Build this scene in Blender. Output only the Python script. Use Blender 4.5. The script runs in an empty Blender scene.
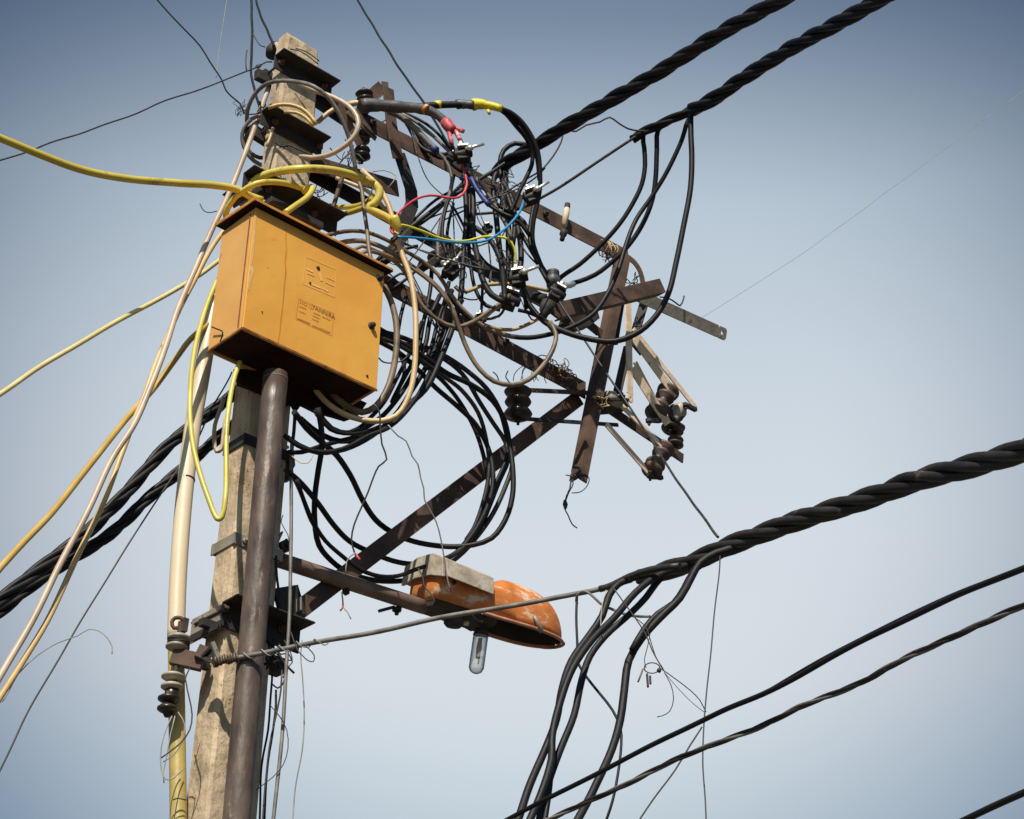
import bpy, bmesh, math, random
from mathutils import Vector, Matrix
V = Vector
random.seed(7)
C = bpy.context.scene.collection
SC = bpy.context.scene
# ------------------------------------------------------------------ camera
PITCH, ROLL, FPX = 0.539, 0.0216, 1895.6
CAM = V((0, 0, 1.6))
F_ = V((0, math.cos(PITCH), math.sin(PITCH)))
R0 = V((1, 0, 0)); U0 = R0.cross(F_)
R_ = R0*math.cos(ROLL) + U0*math.sin(ROLL)
U_ = -R0*math.sin(ROLL) + U0*math.cos(ROLL)
cd = bpy.data.cameras.new('camera'); cam = bpy.data.objects.new('camera', cd); C.objects.link(cam)
cd.sensor_width = 36; cd.lens = 36*FPX/1024; cd.clip_start = .05; cd.clip_end = 5000
M = Matrix((R_, U_, -F_)).transposed().to_4x4(); M.translation = CAM
cam.matrix_world = M
SC.camera = cam
# ------------------------------------------------------------------ sky, sun
SUN_AZ = (-0.16, -0.99); SUN_EL = math.radians(47)
w = bpy.data.worlds.new('World'); SC.world = w; w.use_nodes = True
nt = w.node_tree; nt.nodes.clear(); L = nt.links.new
out = nt.nodes.new('ShaderNodeOutputWorld'); bg = nt.nodes.new('ShaderNodeBackground')
sky = nt.nodes.new('ShaderNodeTexSky'); sky.sky_type = 'NISHITA'; sky.sun_disc = False
sky.sun_elevation = SUN_EL; sky.sun_rotation = math.atan2(SUN_AZ[0], SUN_AZ[1])
sky.air_density = 1.0; sky.dust_density = 3.0; sky.ozone_density = 1.0
# pale hazy sky; its fade away from the view centre imitates lens vignetting
tc = nt.nodes.new('ShaderNodeTexCoord')
dp = nt.nodes.new('ShaderNodeVectorMath'); dp.operation = 'DOT_PRODUCT'
def raydir(px, py): return (F_*FPX + R_*(px-512) - U_*(py-409.5)).normalized()
dp.inputs[1].default_value = raydir(528, 440)
L(tc.outputs['Generated'], dp.inputs[0])
ac = nt.nodes.new('ShaderNodeMath'); ac.operation = 'ARCCOSINE'; L(dp.outputs['Value'], ac.inputs[0])
mr = nt.nodes.new('ShaderNodeMapRange'); mr.inputs['From Min'].default_value = 0.14; mr.inputs['From Max'].default_value = 0.45
mr.inputs['To Min'].default_value = 1; mr.inputs['To Max'].default_value = 0
mr.interpolation_type = 'SMOOTHSTEP'; L(ac.outputs[0], mr.inputs['Value'])
hz = nt.nodes.new('ShaderNodeMix'); hz.data_type = 'RGBA'
SKYTINT = (1, 1, 1)
ti = nt.nodes.new('ShaderNodeMix'); ti.data_type = 'RGBA'; ti.blend_type = 'MULTIPLY'; ti.inputs[0].default_value = 1
L(sky.outputs[0], ti.inputs[6]); ti.inputs[7].default_value = (0.30, 0.47, 0.57, 1)
L(mr.outputs[0], hz.inputs[0]); L(ti.outputs[2], hz.inputs[6]); hz.inputs[7].default_value = (6.9, 7.45, 8.05, 1)
sx = nt.nodes.new('ShaderNodeSeparateXYZ'); L(tc.outputs['Generated'], sx.inputs[0])
rp = nt.nodes.new('ShaderNodeValToRGB'); L(sx.outputs['Z'], rp.inputs[0])     # the haze thins with height
def lin(c): return tuple((v/255/12.92 if v/255 < .04045 else ((v/255+.055)/1.055)**2.4) for v in c)+(1,)
els = rp.color_ramp.elements; els[0].position = .30; els[0].color = lin((198, 213, 223)); els[1].position = .85; els[1].color = lin((70, 92, 122))
for p_, c_ in ((.385, (214, 222, 229)), (.45, (212, 221, 229)), (.518, (203, 214, 224)), (.60, (185, 200, 213)), (.675, (129, 148, 170))):
    e_ = els.new(p_); e_.color = lin(c_)
vm = nt.nodes.new('ShaderNodeVectorMath'); vm.operation = 'SCALE'; vm.inputs['Scale'].default_value = 9.0
L(rp.outputs[0], vm.inputs[0]); L(vm.outputs[0], hz.inputs[7])
L(hz.outputs[2], bg.inputs[0]); bg.inputs[1].default_value = 0.1; L(bg.outputs[0], out.inputs[0])
sd = bpy.data.lights.new('sun', 'SUN'); sd.energy = 5.0; sd.angle = math.radians(.5); sd.color = (1, .91, .78)
so = bpy.data.objects.new('sun', sd); C.objects.link(so)
sv = V((SUN_AZ[0]*math.cos(SUN_EL), SUN_AZ[1]*math.cos(SUN_EL), math.sin(SUN_EL)))
so.rotation_euler = sv.to_track_quat('Z', 'Y').to_euler()
SC.view_settings.view_transform = 'Standard'; SC.view_settings.look = 'None'
SC.view_settings.exposure = 0.15; SC.view_settings.gamma = 1
# ------------------------------------------------------------------ pole frame and pixel helpers
PSI = 0.8439
A = V((math.sin(PSI), math.cos(PSI), 0))        # along the box front and the crossarms, away to the right
B = V((-math.cos(PSI), math.sin(PSI), 0))       # across, away to the left
Z = V((0, 0, 1))
AX = V((-0.9976, 6.5, 0))
PB = AX.dot(B)
def ray(px, py): return F_*FPX + R_*(px-512) - U_*(py-409.5)
def aty(px, py, y): d = ray(px, py); return CAM + d*(y/d.y)
def pl(px, py, off=0.0): d = ray(px, py); return CAM + d*((PB+off)/d.dot(B))
def atz(px, py, z): d = ray(px, py); return CAM + d*((z-CAM.z)/d.z)
def px2m(n, p): return n*(p-CAM).dot(F_)/FPX
def pw(z): return 0.208-0.0065*(z-5)
def pdp(z): return 0.130-0.018*(z-5)
# ------------------------------------------------------------------ materials
MATS = {}
def mat(name, c1, c2=None, scale=8, rough=.6, bump=.0, metal=0, spots=None, spotfac=.6, spotscale=3, stretch=(1, 1, 1), bscale=60, spec=.5, detail=6, trans=0):
    m = bpy.data.materials.new(name); m.use_nodes = True; n = m.node_tree; b = n.nodes['Principled BSDF']; K = n.links.new
    c2 = c2 or tuple(min(1, x*1.5) for x in c1)
    t = n.nodes.new('ShaderNodeTexCoord'); mp = n.nodes.new('ShaderNodeMapping'); mp.inputs['Scale'].default_value = stretch
    K(t.outputs['Object'], mp.inputs[0])
    no = n.nodes.new('ShaderNodeTexNoise'); no.inputs['Scale'].default_value = scale; no.inputs['Detail'].default_value = detail; K(mp.outputs[0], no.inputs['Vector'])
    cr = n.nodes.new('ShaderNodeValToRGB'); cr.color_ramp.elements[0].position = .36; cr.color_ramp.elements[1].position = .66
    cr.color_ramp.elements[0].color = (*c1, 1); cr.color_ramp.elements[1].color = (*c2, 1); K(no.outputs[0], cr.inputs[0]); col = cr.outputs[0]
    if spots:
        n2 = n.nodes.new('ShaderNodeTexNoise'); n2.inputs['Scale'].default_value = spotscale; n2.inputs['Detail'].default_value = 8; n2.inputs['Roughness'].default_value = .7
        K(mp.outputs[0], n2.inputs['Vector'])
        r2 = n.nodes.new('ShaderNodeValToRGB'); r2.color_ramp.elements[0].position = spotfac; r2.color_ramp.elements[1].position = spotfac+.06; K(n2.outputs[0], r2.inputs[0])
        mx = n.nodes.new('ShaderNodeMix'); mx.data_type = 'RGBA'; K(r2.outputs[0], mx.inputs[0]); K(col, mx.inputs[6]); mx.inputs[7].default_value = (*spots, 1); col = mx.outputs[2]
    K(col, b.inputs['Base Color']); b.inputs['Metallic'].default_value = metal
    rr = n.nodes.new('ShaderNodeMapRange'); rr.inputs['To Min'].default_value = max(.05, rough-.12); rr.inputs['To Max'].default_value = min(1, rough+.15); K(no.outputs[0], rr.inputs[0]); K(rr.outputs[0], b.inputs['Roughness'])
    b.inputs['Specular IOR Level'].default_value = spec
    b.inputs['Transmission Weight'].default_value = trans
    if bump:
        n3 = n.nodes.new('ShaderNodeTexNoise'); n3.inputs['Scale'].default_value = bscale; n3.inputs['Detail'].default_value = 8; K(mp.outputs[0], n3.inputs['Vector'])
        bu = n.nodes.new('ShaderNodeBump'); bu.inputs['Strength'].default_value = bump; bu.inputs['Distance'].default_value = .004 if name != 'pole_concrete' else .007; K(n3.outputs[0], bu.inputs['Height']); K(bu.outputs[0], b.inputs['Normal'])
    MATS[name] = m; return m
mat('black_pvc', (.007, .007, .008), (.016, .015, .015), 14, .5, .15, spots=(.07, .052, .038), spotfac=.64, spotscale=9, spec=.25)
mat('black_dusty', (.012, .011, .010), (.035, .030, .026), 10, .5, .3, spots=(.14, .11, .085), spotfac=.62, spotscale=6)
mat('black_matt', (.006, .006, .007), (.014, .013, .014), 10, .55, .2, spec=.3)
mat('brown_cable', (.10, .07, .045), (.25, .18, .115), 12, .5, .2, spots=(.05, .035, .025), spotfac=.6, spotscale=7)
mat('grey_cable', (.10, .095, .09), (.22, .20, .18), 14, .5, .3, spots=(.05, .045, .04), spotfac=.62)
mat('yellow_pvc', (.50, .40, .06), (.62, .52, .10), 6, .35, .1, spots=(.32, .25, .06), spotfac=.6, spotscale=5)
mat('bright_yellow', (.68, .60, .03), (.78, .70, .06), 6, .35)
mat('pale_yellow', (.55, .46, .16), (.66, .58, .28), 6, .4, .1)
mat('ochre_pvc', (.42, .27, .06), (.52, .36, .11), 6, .42, .1, spots=(.22, .15, .06), spotfac=.6, spotscale=3)
mat('cream_pvc', (.38, .29, .21), (.54, .43, .33), 6, .4, .1)
mat('tan_pvc', (.46, .32, .15), (.60, .44, .25), 7, .45, .2, spots=(.20, .13, .07), spotfac=.6, spotscale=5)
mat('sand_pvc', (.50, .33, .13), (.62, .44, .21), 7, .42, .1, spots=(.28, .18, .07), spotfac=.6, spotscale=4)
mat('red_wire', (.55, .04, .06), (.70, .10, .13), 10, .35)
mat('red_tape', (.42, .05, .065), (.55, .09, .11), 30, .5, .6, spots=(.75, .50, .50), spotfac=.57, spotscale=28)
mat('blue_wire', (.02, .22, .48), (.04, .30, .58), 10, .35)
mat('blue_tape', (.012, .025, .13), (.03, .07, .30), 20, .5, .5, spots=(.30, .34, .45), spotfac=.66, spotscale=25)
mat('yellow_tape', (.62, .50, .01), (.75, .62, .03), 20, .4, .5, spots=(.35, .28, .05), spotfac=.62, spotscale=30)
mat('dark_tape', (.035, .035, .04), (.10, .10, .105), 20, .5, .5, spots=(.16, .15, .15), spotfac=.62, spotscale=14)
mat('rust_steel', (.045, .026, .018), (.12, .068, .045), 9, .75, .5, spots=(.20, .11, .065), spotfac=.62, spotscale=7)
mat('dark_steel', (.014, .012, .012), (.034, .029, .027), 9, .7, .5, spots=(.08, .055, .04), spotfac=.66, spotscale=9)
mat('tan_steel', (.60, .45, .31), (.80, .64, .48), 12, .65, .4, spots=(.20, .12, .07), spotfac=.62, spotscale=10)
mat('zinc_steel', (.24, .21, .17), (.36, .32, .26), 12, .5, .4, spots=(.14, .10, .07), spotfac=.60, spotscale=12, metal=.2)
mat('silver', (.55, .54, .50), (.75, .73, .70), 30, .35, .5, metal=.7)
mat('thin_wire', (.016, .015, .015), (.045, .04, .038), 20, .55)
mat('grey_wire', (.20, .19, .18), (.34, .32, .30), 20, .5)
mat('pipe_brown', (.06, .042, .034), (.15, .108, .085), 16, .42, .9, spots=(.26, .185, .13), spotfac=.60, spotscale=22, stretch=(1, 1, .35), bscale=40)
mat('arm_brown', (.13, .085, .06), (.24, .16, .12), 7, .55, .4, spots=(.30, .20, .14), spotfac=.6, spotscale=12)
mat('porcelain', (.014, .009, .008), (.04, .025, .02), 9, .3, .1, spots=(.20, .15, .11), spotfac=.6, spotscale=12)
mat('porcelain_pale', (.30, .26, .20), (.46, .41, .33), 12, .45, .2, spots=(.10, .08, .06), spotfac=.58, spotscale=14)
mat('porcelain_brown', (.045, .03, .025), (.12, .08, .065), 10, .5, .2, spots=(.34, .25, .19), spotfac=.60, spotscale=16)
mat('cement_cap', (.34, .29, .22), (.54, .48, .39), 14, .85, .6, spots=(.22, .19, .15), spotfac=.6, spotscale=10)
mat('ground_dust', (.07, .058, .045), (.12, .10, .075), 2, .95, .3)
mat('paper', (.5, .5, .48), (.65, .64, .6), 10, .8)

def nodes_of(m): return m.node_tree.nodes, m.node_tree.links.new
# concrete of the pole: cast grain, pinholes, dark streaks down the shaft
def concrete():
    m = mat('pole_concrete', (.34, .25, .155), (.66, .51, .345), 11, .95, 1.0, spots=(.24, .17, .10), spotfac=.60, spotscale=5, stretch=(1, 1, .8), bscale=45)
    n, K = nodes_of(m); b = n['Principled BSDF']
    t = n.new('ShaderNodeTexCoord')
    vo = n.new('ShaderNodeTexVoronoi'); vo.inputs['Scale'].default_value = 55; K(t.outputs['Object'], vo.inputs['Vector'])
    no = n.new('ShaderNodeTexNoise'); no.inputs['Scale'].default_value = 7; K(t.outputs['Object'], no.inputs['Vector'])
    ad = n.new('ShaderNodeMath'); ad.operation = 'MULTIPLY_ADD'; K(no.outputs[0], ad.inputs[0]); ad.inputs[1].default_value = -.45; K(vo.outputs['Distance'], ad.inputs[2])
    cr = n.new('ShaderNodeMapRange'); cr.inputs['From Min'].default_value = -.11; cr.inputs['From Max'].default_value = -.04; K(ad.outputs[0], cr.inputs[0])
    old = b.inputs['Base Color'].links[0].from_socket
    mx = n.new('ShaderNodeMix'); mx.data_type = 'RGBA'; K(cr.outputs[0], mx.inputs[0]); mx.inputs[6].default_value = (.09, .065, .045, 1); K(old, mx.inputs[7]); K(mx.outputs[2], b.inputs['Base Color'])
    mp = n.new('ShaderNodeMapping'); mp.inputs['Scale'].default_value = (1, 1, .06); K(t.outputs['Object'], mp.inputs[0])
    g1 = n.new('ShaderNodeTexNoise'); g1.inputs['Scale'].default_value = 42; g1.inputs['Detail'].default_value = 6; K(mp.outputs[0], g1.inputs['Vector'])
    g2 = n.new('ShaderNodeMapRange'); g2.inputs['From Min'].default_value = .42; g2.inputs['From Max'].default_value = .72; g2.inputs['To Max'].default_value = .55; K(g1.outputs[0], g2.inputs[0])
    m2 = n.new('ShaderNodeMix'); m2.data_type = 'RGBA'; K(g2.outputs[0], m2.inputs[0]); K(mx.outputs[2], m2.inputs[6]); m2.inputs[7].default_value = (.27, .205, .135, 1)
    g3 = n.new('ShaderNodeTexNoise'); g3.inputs['Scale'].default_value = 2.2; g3.inputs['Detail'].default_value = 9; g3.inputs['Roughness'].default_value = .7; K(t.outputs['Object'], g3.inputs['Vector'])
    g4 = n.new('ShaderNodeMapRange'); g4.inputs['From Min'].default_value = .44; g4.inputs['From Max'].default_value = .6; g4.inputs['To Max'].default_value = .7; K(g3.outputs[0], g4.inputs[0])
    m3 = n.new('ShaderNodeMix'); m3.data_type = 'RGBA'; K(g4.outputs[0], m3.inputs[0]); K(m2.outputs[2], m3.inputs[6]); m3.inputs[7].default_value = (.45, .37, .265, 1); K(m3.outputs[2], b.inputs['Base Color'])
    return m
concrete()
# lamp paint: faded orange over pale primer
mat('lamp_orange', (.52, .15, .03), (.66, .24, .07), 8, .5, .3, spots=(.68, .50, .37), spotfac=.545, spotscale=8, stretch=(1, 1, 2.2))
mat('lamp_edge', (.38, .16, .09), (.52, .27, .18), 12, .6, .3, spots=(.55, .42, .34), spotfac=.6, spotscale=12)
mat('lamp_inside', (.02, .017, .016), (.05, .04, .035), 12, .7, .2)
mat('box_under_shade', (.012, .006, .005), (.035, .012, .008), 10, .7, .3)  # near-black red: the shade beneath the box is put into this colour
mat('rust_edge', (.14, .05, .02), (.30, .11, .035), 20, .8, .4)
mat('lid_paint', (.30, .12, .02), (.58, .26, .04), 18, .7, .4)
mat('lip_paint', (.10, .03, .012), (.34, .14, .03), 14, .8, .5)
def boxpaint(name, c1, c2):
    m = mat(name, c1, c2, 2.2, .42, .25, bscale=25)
    n, K = nodes_of(m); b = n['Principled BSDF']
    t = n.new('ShaderNodeTexCoord')
    def layer(scale, stretch, lo, hi, color, fac=1.0, detail=8):
        mp = n.new('ShaderNodeMapping'); mp.inputs['Scale'].default_value = stretch; K(t.outputs['Object'], mp.inputs[0])
        no = n.new('ShaderNodeTexNoise'); no.inputs['Scale'].default_value = scale; no.inputs['Detail'].default_value = detail; no.inputs['Roughness'].default_value = .65; K(mp.outputs[0], no.inputs['Vector'])
        r = n.new('ShaderNodeMapRange'); r.inputs['From Min'].default_value = lo; r.inputs['From Max'].default_value = hi; r.inputs['To Max'].default_value = fac; K(no.outputs[0], r.inputs[0])
        old = b.inputs['Base Color'].links[0].from_socket
        mx = n.new('ShaderNodeMix'); mx.data_type = 'RGBA'; K(r.outputs[0], mx.inputs[0]); K(old, mx.inputs[6]); mx.inputs[7].default_value = (*color, 1); K(mx.outputs[2], b.inputs['Base Color'])
    dn = n.new('ShaderNodeTexNoise'); dn.inputs['Scale'].default_value = 5; dn.inputs['Detail'].default_value = 1; K(t.outputs['Object'], dn.inputs['Vector'])
    db = n.new('ShaderNodeBump'); db.inputs['Strength'].default_value = .35; db.inputs['Distance'].default_value = .02; K(dn.outputs[0], db.inputs['Height'])
    ob_ = b.inputs['Normal'].links[0].from_node; K(db.outputs[0], ob_.inputs['Normal'])
    layer(1.6, (1, 1, .5), .50, .66, (.78, .31, .06), .45)     # redder, sun-faded areas
    layer(5, (1, 1, .12), .56, .72, (.60, .20, .03), .45)      # faint run-off streaks
    layer(22, (1, 1, 1), .68, .72, (.40, .12, .02), .7)        # rust flecks
    layer(9, (1, 1, 1), .70, .74, (.78, .55, .30), .6)         # scuffs
    return m
boxpaint('box_paint', (.73, .34, .058), (.79, .41, .07))
_b = None
boxpaint('box_side', (.66, .34, .095), (.74, .42, .135))
MATS['box_under_shade'].node_tree.nodes['Principled BSDF'].inputs['Specular IOR Level'].default_value = .15
# ------------------------------------------------------------------ mesh helpers
class MB:
    def __init__(s): s.v = []; s.f = []; s.smooth = []
    def add(s, vs, fs, smooth=False):
        o = len(s.v); s.v += [V(x) for x in vs]; s.f += [tuple(i+o for i in f) for f in fs]; s.smooth += [smooth]*len(fs); return s
    def tube(s, pts, r, n=10, cap=True):
        P = [V(p) for p in pts]; m = len(P)
        rs = r if isinstance(r, (list, tuple)) else [r]*m
        T = []
        for i in range(m):
            t = P[min(i+1, m-1)]-P[max(i-1, 0)]
            T.append(t.normalized() if t.length > 1e-9 else V((0, 0, 1)))
        u = T[0].orthogonal().normalized(); vs = []
        for i in range(m):
            u = (u - T[i]*u.dot(T[i])); u = u.normalized() if u.length > 1e-6 else T[i].orthogonal().normalized()
            w_ = T[i].cross(u)
            for k in range(n):
                a = 2*math.pi*k/n; vs.append(P[i]+(u*math.cos(a)+w_*math.sin(a))*rs[i])
        fs = [(i*n+k, i*n+(k+1) % n, (i+1)*n+(k+1) % n, (i+1)*n+k) for i in range(m-1) for k in range(n)]
        s.add(vs, fs, True)
        if cap: s.add([], []); o = len(s.v)-len(vs); s.f += [tuple(o+k for k in reversed(range(n))), tuple(o+(m-1)*n+k for k in range(n))]; s.smooth += [False, False]
        return s
    def extrude(s, prof, p0, p1, up, cap=True):
        p0, p1 = V(p0), V(p1); d = (p1-p0).normalized(); si = d.cross(V(up)).normalized(); u = si.cross(d)
        n = len(prof); vs = [p0+si*a+u*b for a, b in prof]+[p1+si*a+u*b for a, b in prof]
        fs = [(k, (k+1) % n, n+(k+1) % n, n+k) for k in range(n)]+[tuple(reversed(range(n))), tuple(range(n, 2*n))]
        return s.add(vs, fs)
    def bar(s, p0, p1, w_, h, up=(0, 0, 1)):
        return s.extrude([(-w_/2, -h/2), (w_/2, -h/2), (w_/2, h/2), (-w_/2, h/2)], p0, p1, up)
    def angle(s, p0, p1, leg, t, up=(0, 0, 1), fs=1, fu=1):
        pr = [(0, 0), (leg*fs, 0), (leg*fs, t*fu), (t*fs, t*fu), (t*fs, leg*fu), (0, leg*fu)]
        return s.extrude(pr, p0, p1, up)
    def lathe(s, p0, p1, prof, n=20):
        p0, p1 = V(p0), V(p1); d = p1-p0; P = []; R = []
        for t, r in prof: P.append(p0+d*t); R.append(max(r, 1e-4))
        dn = d.normalized(); u = dn.orthogonal().normalized(); w_ = dn.cross(u); vs = []
        for p, r in zip(P, R):
            for k in range(n): a = 2*math.pi*k/n; vs.append(p+(u*math.cos(a)+w_*math.sin(a))*r)
        m = len(P)
        fs = [(i*n+k, i*n+(k+1) % n, (i+1)*n+(k+1) % n, (i+1)*n+k) for i in range(m-1) for k in range(n)]
        fs += [tuple(reversed(range(n))), tuple((m-1)*n+k for k in range(n))]
        return s.add(vs, fs, True)
    def holeplate(s, p0, p1, nrm, w_, t, r):
        # flat bar p0->p1 with a round hole near p1
        p0, p1 = V(p0), V(p1); d = (p1-p0).normalized(); L_ = (p1-p0).length; n = V(nrm); n = (n-d*n.dot(d)).normalized(); q = n.cross(d)
        h = w_/2; c = p1-d*h
        s.bar(p0, p1-d*w_, w_, t, n)
        N = 16; vs = []
        for sg in (1, -1):
            for k in range(N):
                a = 2*math.pi*(k+.5)/N; ca, sa = math.cos(a), math.sin(a); m = max(abs(ca), abs(sa))
                vs.append(c+(d*ca+q*sa)*h/m+n*sg*t/2)
            for k in range(N):
                a = 2*math.pi*(k+.5)/N; vs.append(c+(d*math.cos(a)+q*math.sin(a))*r+n*sg*t/2)
        fs = []
        for k in range(N):
            j = (k+1) % N
            fs += [(k, j, N+j, N+k), (2*N+k, 3*N+k, 3*N+j, 2*N+j), (k, 2*N+k, 2*N+j, j), (N+k, N+j, 3*N+j, 3*N+k)]
        return s.add(vs, fs)
    def build(s, name, m, parent=None, local=False, bevel=0, loc=None):
        if parent is not None: o = V((0, 0, 0)) if local else parent.matrix_basis.translation
        else: o = V(loc) if loc is not None else (s.v[0].copy() if not local else V((0, 0, 0)))
        if parent is not None and not local:
            q = parent
            while q.parent: q = q.parent; o = o+q.matrix_basis.translation
        me = bpy.data.meshes.new(name); me.from_pydata([tuple(v-o) for v in s.v], [], s.f); 
        me.polygons.foreach_set('use_smooth', s.smooth)
        bm = bmesh.new(); bm.from_mesh(me); bmesh.ops.recalc_face_normals(bm, faces=bm.faces); bm.to_mesh(me); bm.free()
        me.materials.append(MATS[m] if isinstance(m, str) else m); me.update()
        ob = bpy.data.objects.new(name, me); C.objects.link(ob)
        if parent is not None: ob.parent = parent
        else: ob.location = o
        if bevel:
            b = ob.modifiers.new('bevel', 'BEVEL'); b.width = bevel; b.segments = 2; b.limit_method = 'ANGLE'
        return ob
def tag(o, label, cat, group=None):
    o['label'] = label; o['category'] = cat
    if group: o['group'] = group
    return o
def thing(name, loc, label, cat, group=None, rot=None):
    o = bpy.data.objects.new(name, None); C.objects.link(o); o.empty_display_size = .05
    if rot is not None: o.matrix_basis = Matrix.Translation(loc) @ rot.to_4x4()
    else: o.location = loc
    return tag(o, label, cat, group)
def spline(P, step=.03, closed=False):
    if len(P) == 2:
        n = max(2, int((P[1]-P[0]).length/.25)); return [P[0].lerp(P[1], i/n) for i in range(n+1)]
    out_ = []
    Q = [P[0]*2-P[1]]+P+[P[-1]*2-P[-2]]
    for i in range(1, len(Q)-2):
        p0, p1, p2, p3 = Q[i-1], Q[i], Q[i+1], Q[i+2]
        # centripetal catmull-rom
        t0 = 0; t1 = t0+max((p1-p0).length, 1e-5)**.5; t2 = t1+max((p2-p1).length, 1e-5)**.5; t3 = t2+max((p3-p2).length, 1e-5)**.5
        n = max(2, int((p2-p1).length/step))
        for k in range(n):
            t = t1+(t2-t1)*k/n
            A1 = p0*((t1-t)/(t1-t0))+p1*((t-t0)/(t1-t0)); A2 = p1*((t2-t)/(t2-t1))+p2*((t-t1)/(t2-t1)); A3 = p2*((t3-t)/(t3-t2))+p3*((t-t2)/(t3-t2))
            B1 = A1*((t2-t)/(t2-t0))+A2*((t-t0)/(t2-t0)); B2 = A2*((t3-t)/(t3-t1))+A3*((t-t1)/(t3-t1))
            out_.append(B1*((t2-t)/(t2-t1))+B2*((t-t1)/(t2-t1)))
    out_.append(P[-1]); return out_
def path(pts, off=None, Y=None, ext=(0, 0)):
    """trace given as picture points at known distances -> points in the place"""
    rng = off if off is not None else Y
    if not isinstance(rng, (list, tuple)): rng = (rng, rng)
    Ls = [0]
    for a, b in zip(pts, pts[1:]): Ls.append(Ls[-1]+math.hypot(b[0]-a[0], b[1]-a[1]))
    ds = [p[2] if len(p) > 2 else None for p in pts]
    if ds[0] is None: ds[0] = rng[0]
    if ds[-1] is None: ds[-1] = rng[1]
    if len(rng) > 2:
        for i in range(len(pts)):
            if len(pts[i]) < 3:
                t = Ls[i]/Ls[-1]*(len(rng)-1); k = min(int(t), len(rng)-2); ds[i] = rng[k]+(rng[k+1]-rng[k])*(t-k)
    known = [i for i, d in enumerate(ds) if d is not None]
    for i in range(len(pts)):
        if ds[i] is None:
            a = max(k for k in known if k < i); b = min(k for k in known if k > i)
            t = (Ls[i]-Ls[a])/(Ls[b]-Ls[a]); ds[i] = ds[a]+(ds[b]-ds[a])*t
    f = pl if off is not None else aty
    P = [f(p[0], p[1], d) for p, d in zip(pts, ds)]
    def far(a, b, l):
        d = (a-b).normalized()
        if d.z < 0 and l > 0: l = min(l, (a.z-.03)/(-d.z))
        return a+d*l
    if ext[0]: P = [far(P[0], P[1], ext[0])]+P
    if ext[1]: P = P+[far(P[-1], P[-2], ext[1])]
    return P
NAMES = []
def cable(label, pts, wpx, m='black_pvc', off=None, Y=None, ext=(0, 0), group=None, name='cable', cat='cable', wob=.0012, sides=10, parent=None):
    if off is None and Y is None: off = 0
    raw = path(pts, off, Y, (0, 0))
    mid = raw[len(raw)//2]; r = px2m(wpx, mid)/2
    P = spline(path(pts, off, Y, ext), .03)
    ph = random.random()*9; q = []
    for i, p in enumerate(P):
        a = i*.35+ph; q.append(p+V((math.sin(a*1.3), math.sin(a*.9+1), math.sin(a*1.1+2)))*wob*(1 if 0 < i < len(P)-1 else 0))
    mb = MB().tube(q, r, sides)
    o = mb.build(name, m, parent)
    if parent is None: tag(o, label, cat, group)
    return o
def twisted(label, pts, wpx, Y=None, off=None, ext=(0, 0), n=4, pitch=6.2, group=None, m='black_pvc', ph0=0, mats=None):
    raw = path(pts, off, Y, (0, 0)); R = px2m(wpx, raw[len(raw)//2])/2
    P = spline(path(pts, off, Y, ext), .04)
    # resample evenly
    root = thing('twisted_cable', P[0].copy(), label, 'cable', group)
    s = [0]
    for a, b in zip(P, P[1:]): s.append(s[-1]+(b-a).length)
    step = 2*R*pitch/14; N = int(s[-1]/step); Q = []; j = 0
    for i in range(N+1):
        d = s[-1]*i/N
        while j < len(s)-2 and s[j+1] < d: j += 1
        Q.append(P[j].lerp(P[j+1], (d-s[j])/max(1e-6, s[j+1]-s[j])))
    rs = R*(.44 if n == 4 else .5 if n == 2 else .50); hr = R-rs
    up = V((0, 0, 1))
    for k in range(n):
        pts3 = []
        for i, p in enumerate(Q):
            t = (Q[min(i+1, N)]-Q[max(i-1, 0)]).normalized(); si = t.cross(up).normalized(); u = si.cross(t)
            a = ph0-2*math.pi*(k/n+i*step/(2*R*pitch))+.45*math.sin(i*.043+ph0)+.25*math.sin(i*.11+k*.6); hv = hr*(1+.10*math.sin(i*.061+k*2.1)); pts3.append(p+(si*math.cos(a)+u*math.sin(a))*hv)
        MB().tube(pts3, rs, 10).build('strand', mats[k] if mats else m, root)
    return root
def coilwire(p0, p1, turns, R, r, m, name, parent=None):
    """binding wire wound round a line"""
    p0, p1 = V(p0), V(p1); d = (p1-p0).normalized(); u = d.orthogonal().normalized(); w_ = d.cross(u); n = int(turns*12); P = []
    for i in range(n+1):
        a = 2*math.pi*i/12; j = 1+.16*math.sin(i*1.7)+.12*math.sin(i*.37); P.append(p0.lerp(p1, i/n)+(u*math.cos(a)+w_*math.sin(a))*R*j)
    return MB().tube(P, r, 6).build(name, m, parent)
def tangle(c, R, n, r, m, name, seed, parent=None, pts=9):
    rnd = random.Random(seed); mb = MB()
    for _ in range(n):
        P = [V(c)+V([rnd.uniform(-1, 1)*R*.5 for _ in range(3)])]
        d = V([rnd.uniform(-1, 1) for _ in range(3)]).normalized()
        for i in range(pts):
            d = (d+V([rnd.uniform(-1, 1) for _ in range(3)])*.75).normalized(); q = P[-1]+d*R*.33
            if (q-V(c)).length > R*1.3: d = (V(c)-P[-1]).normalized(); q = P[-1]+d*R*.33
            P.append(q)
        mb.tube(spline(P, .012), r, 5)
    return mb.build(name, m, parent)
def bolt(mb, p, d, r=.009, l=.02):
    d = V(d).normalized(); P = V(p)
    mb.lathe(P, P+d*l*.5, [(0, r*1.7), (.9, r*1.7), (1, r*1.3)], 6); mb.lathe(P+d*l*.5, P+d*l, [(0, r*.8), (1, r*.7)], 8)

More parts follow.
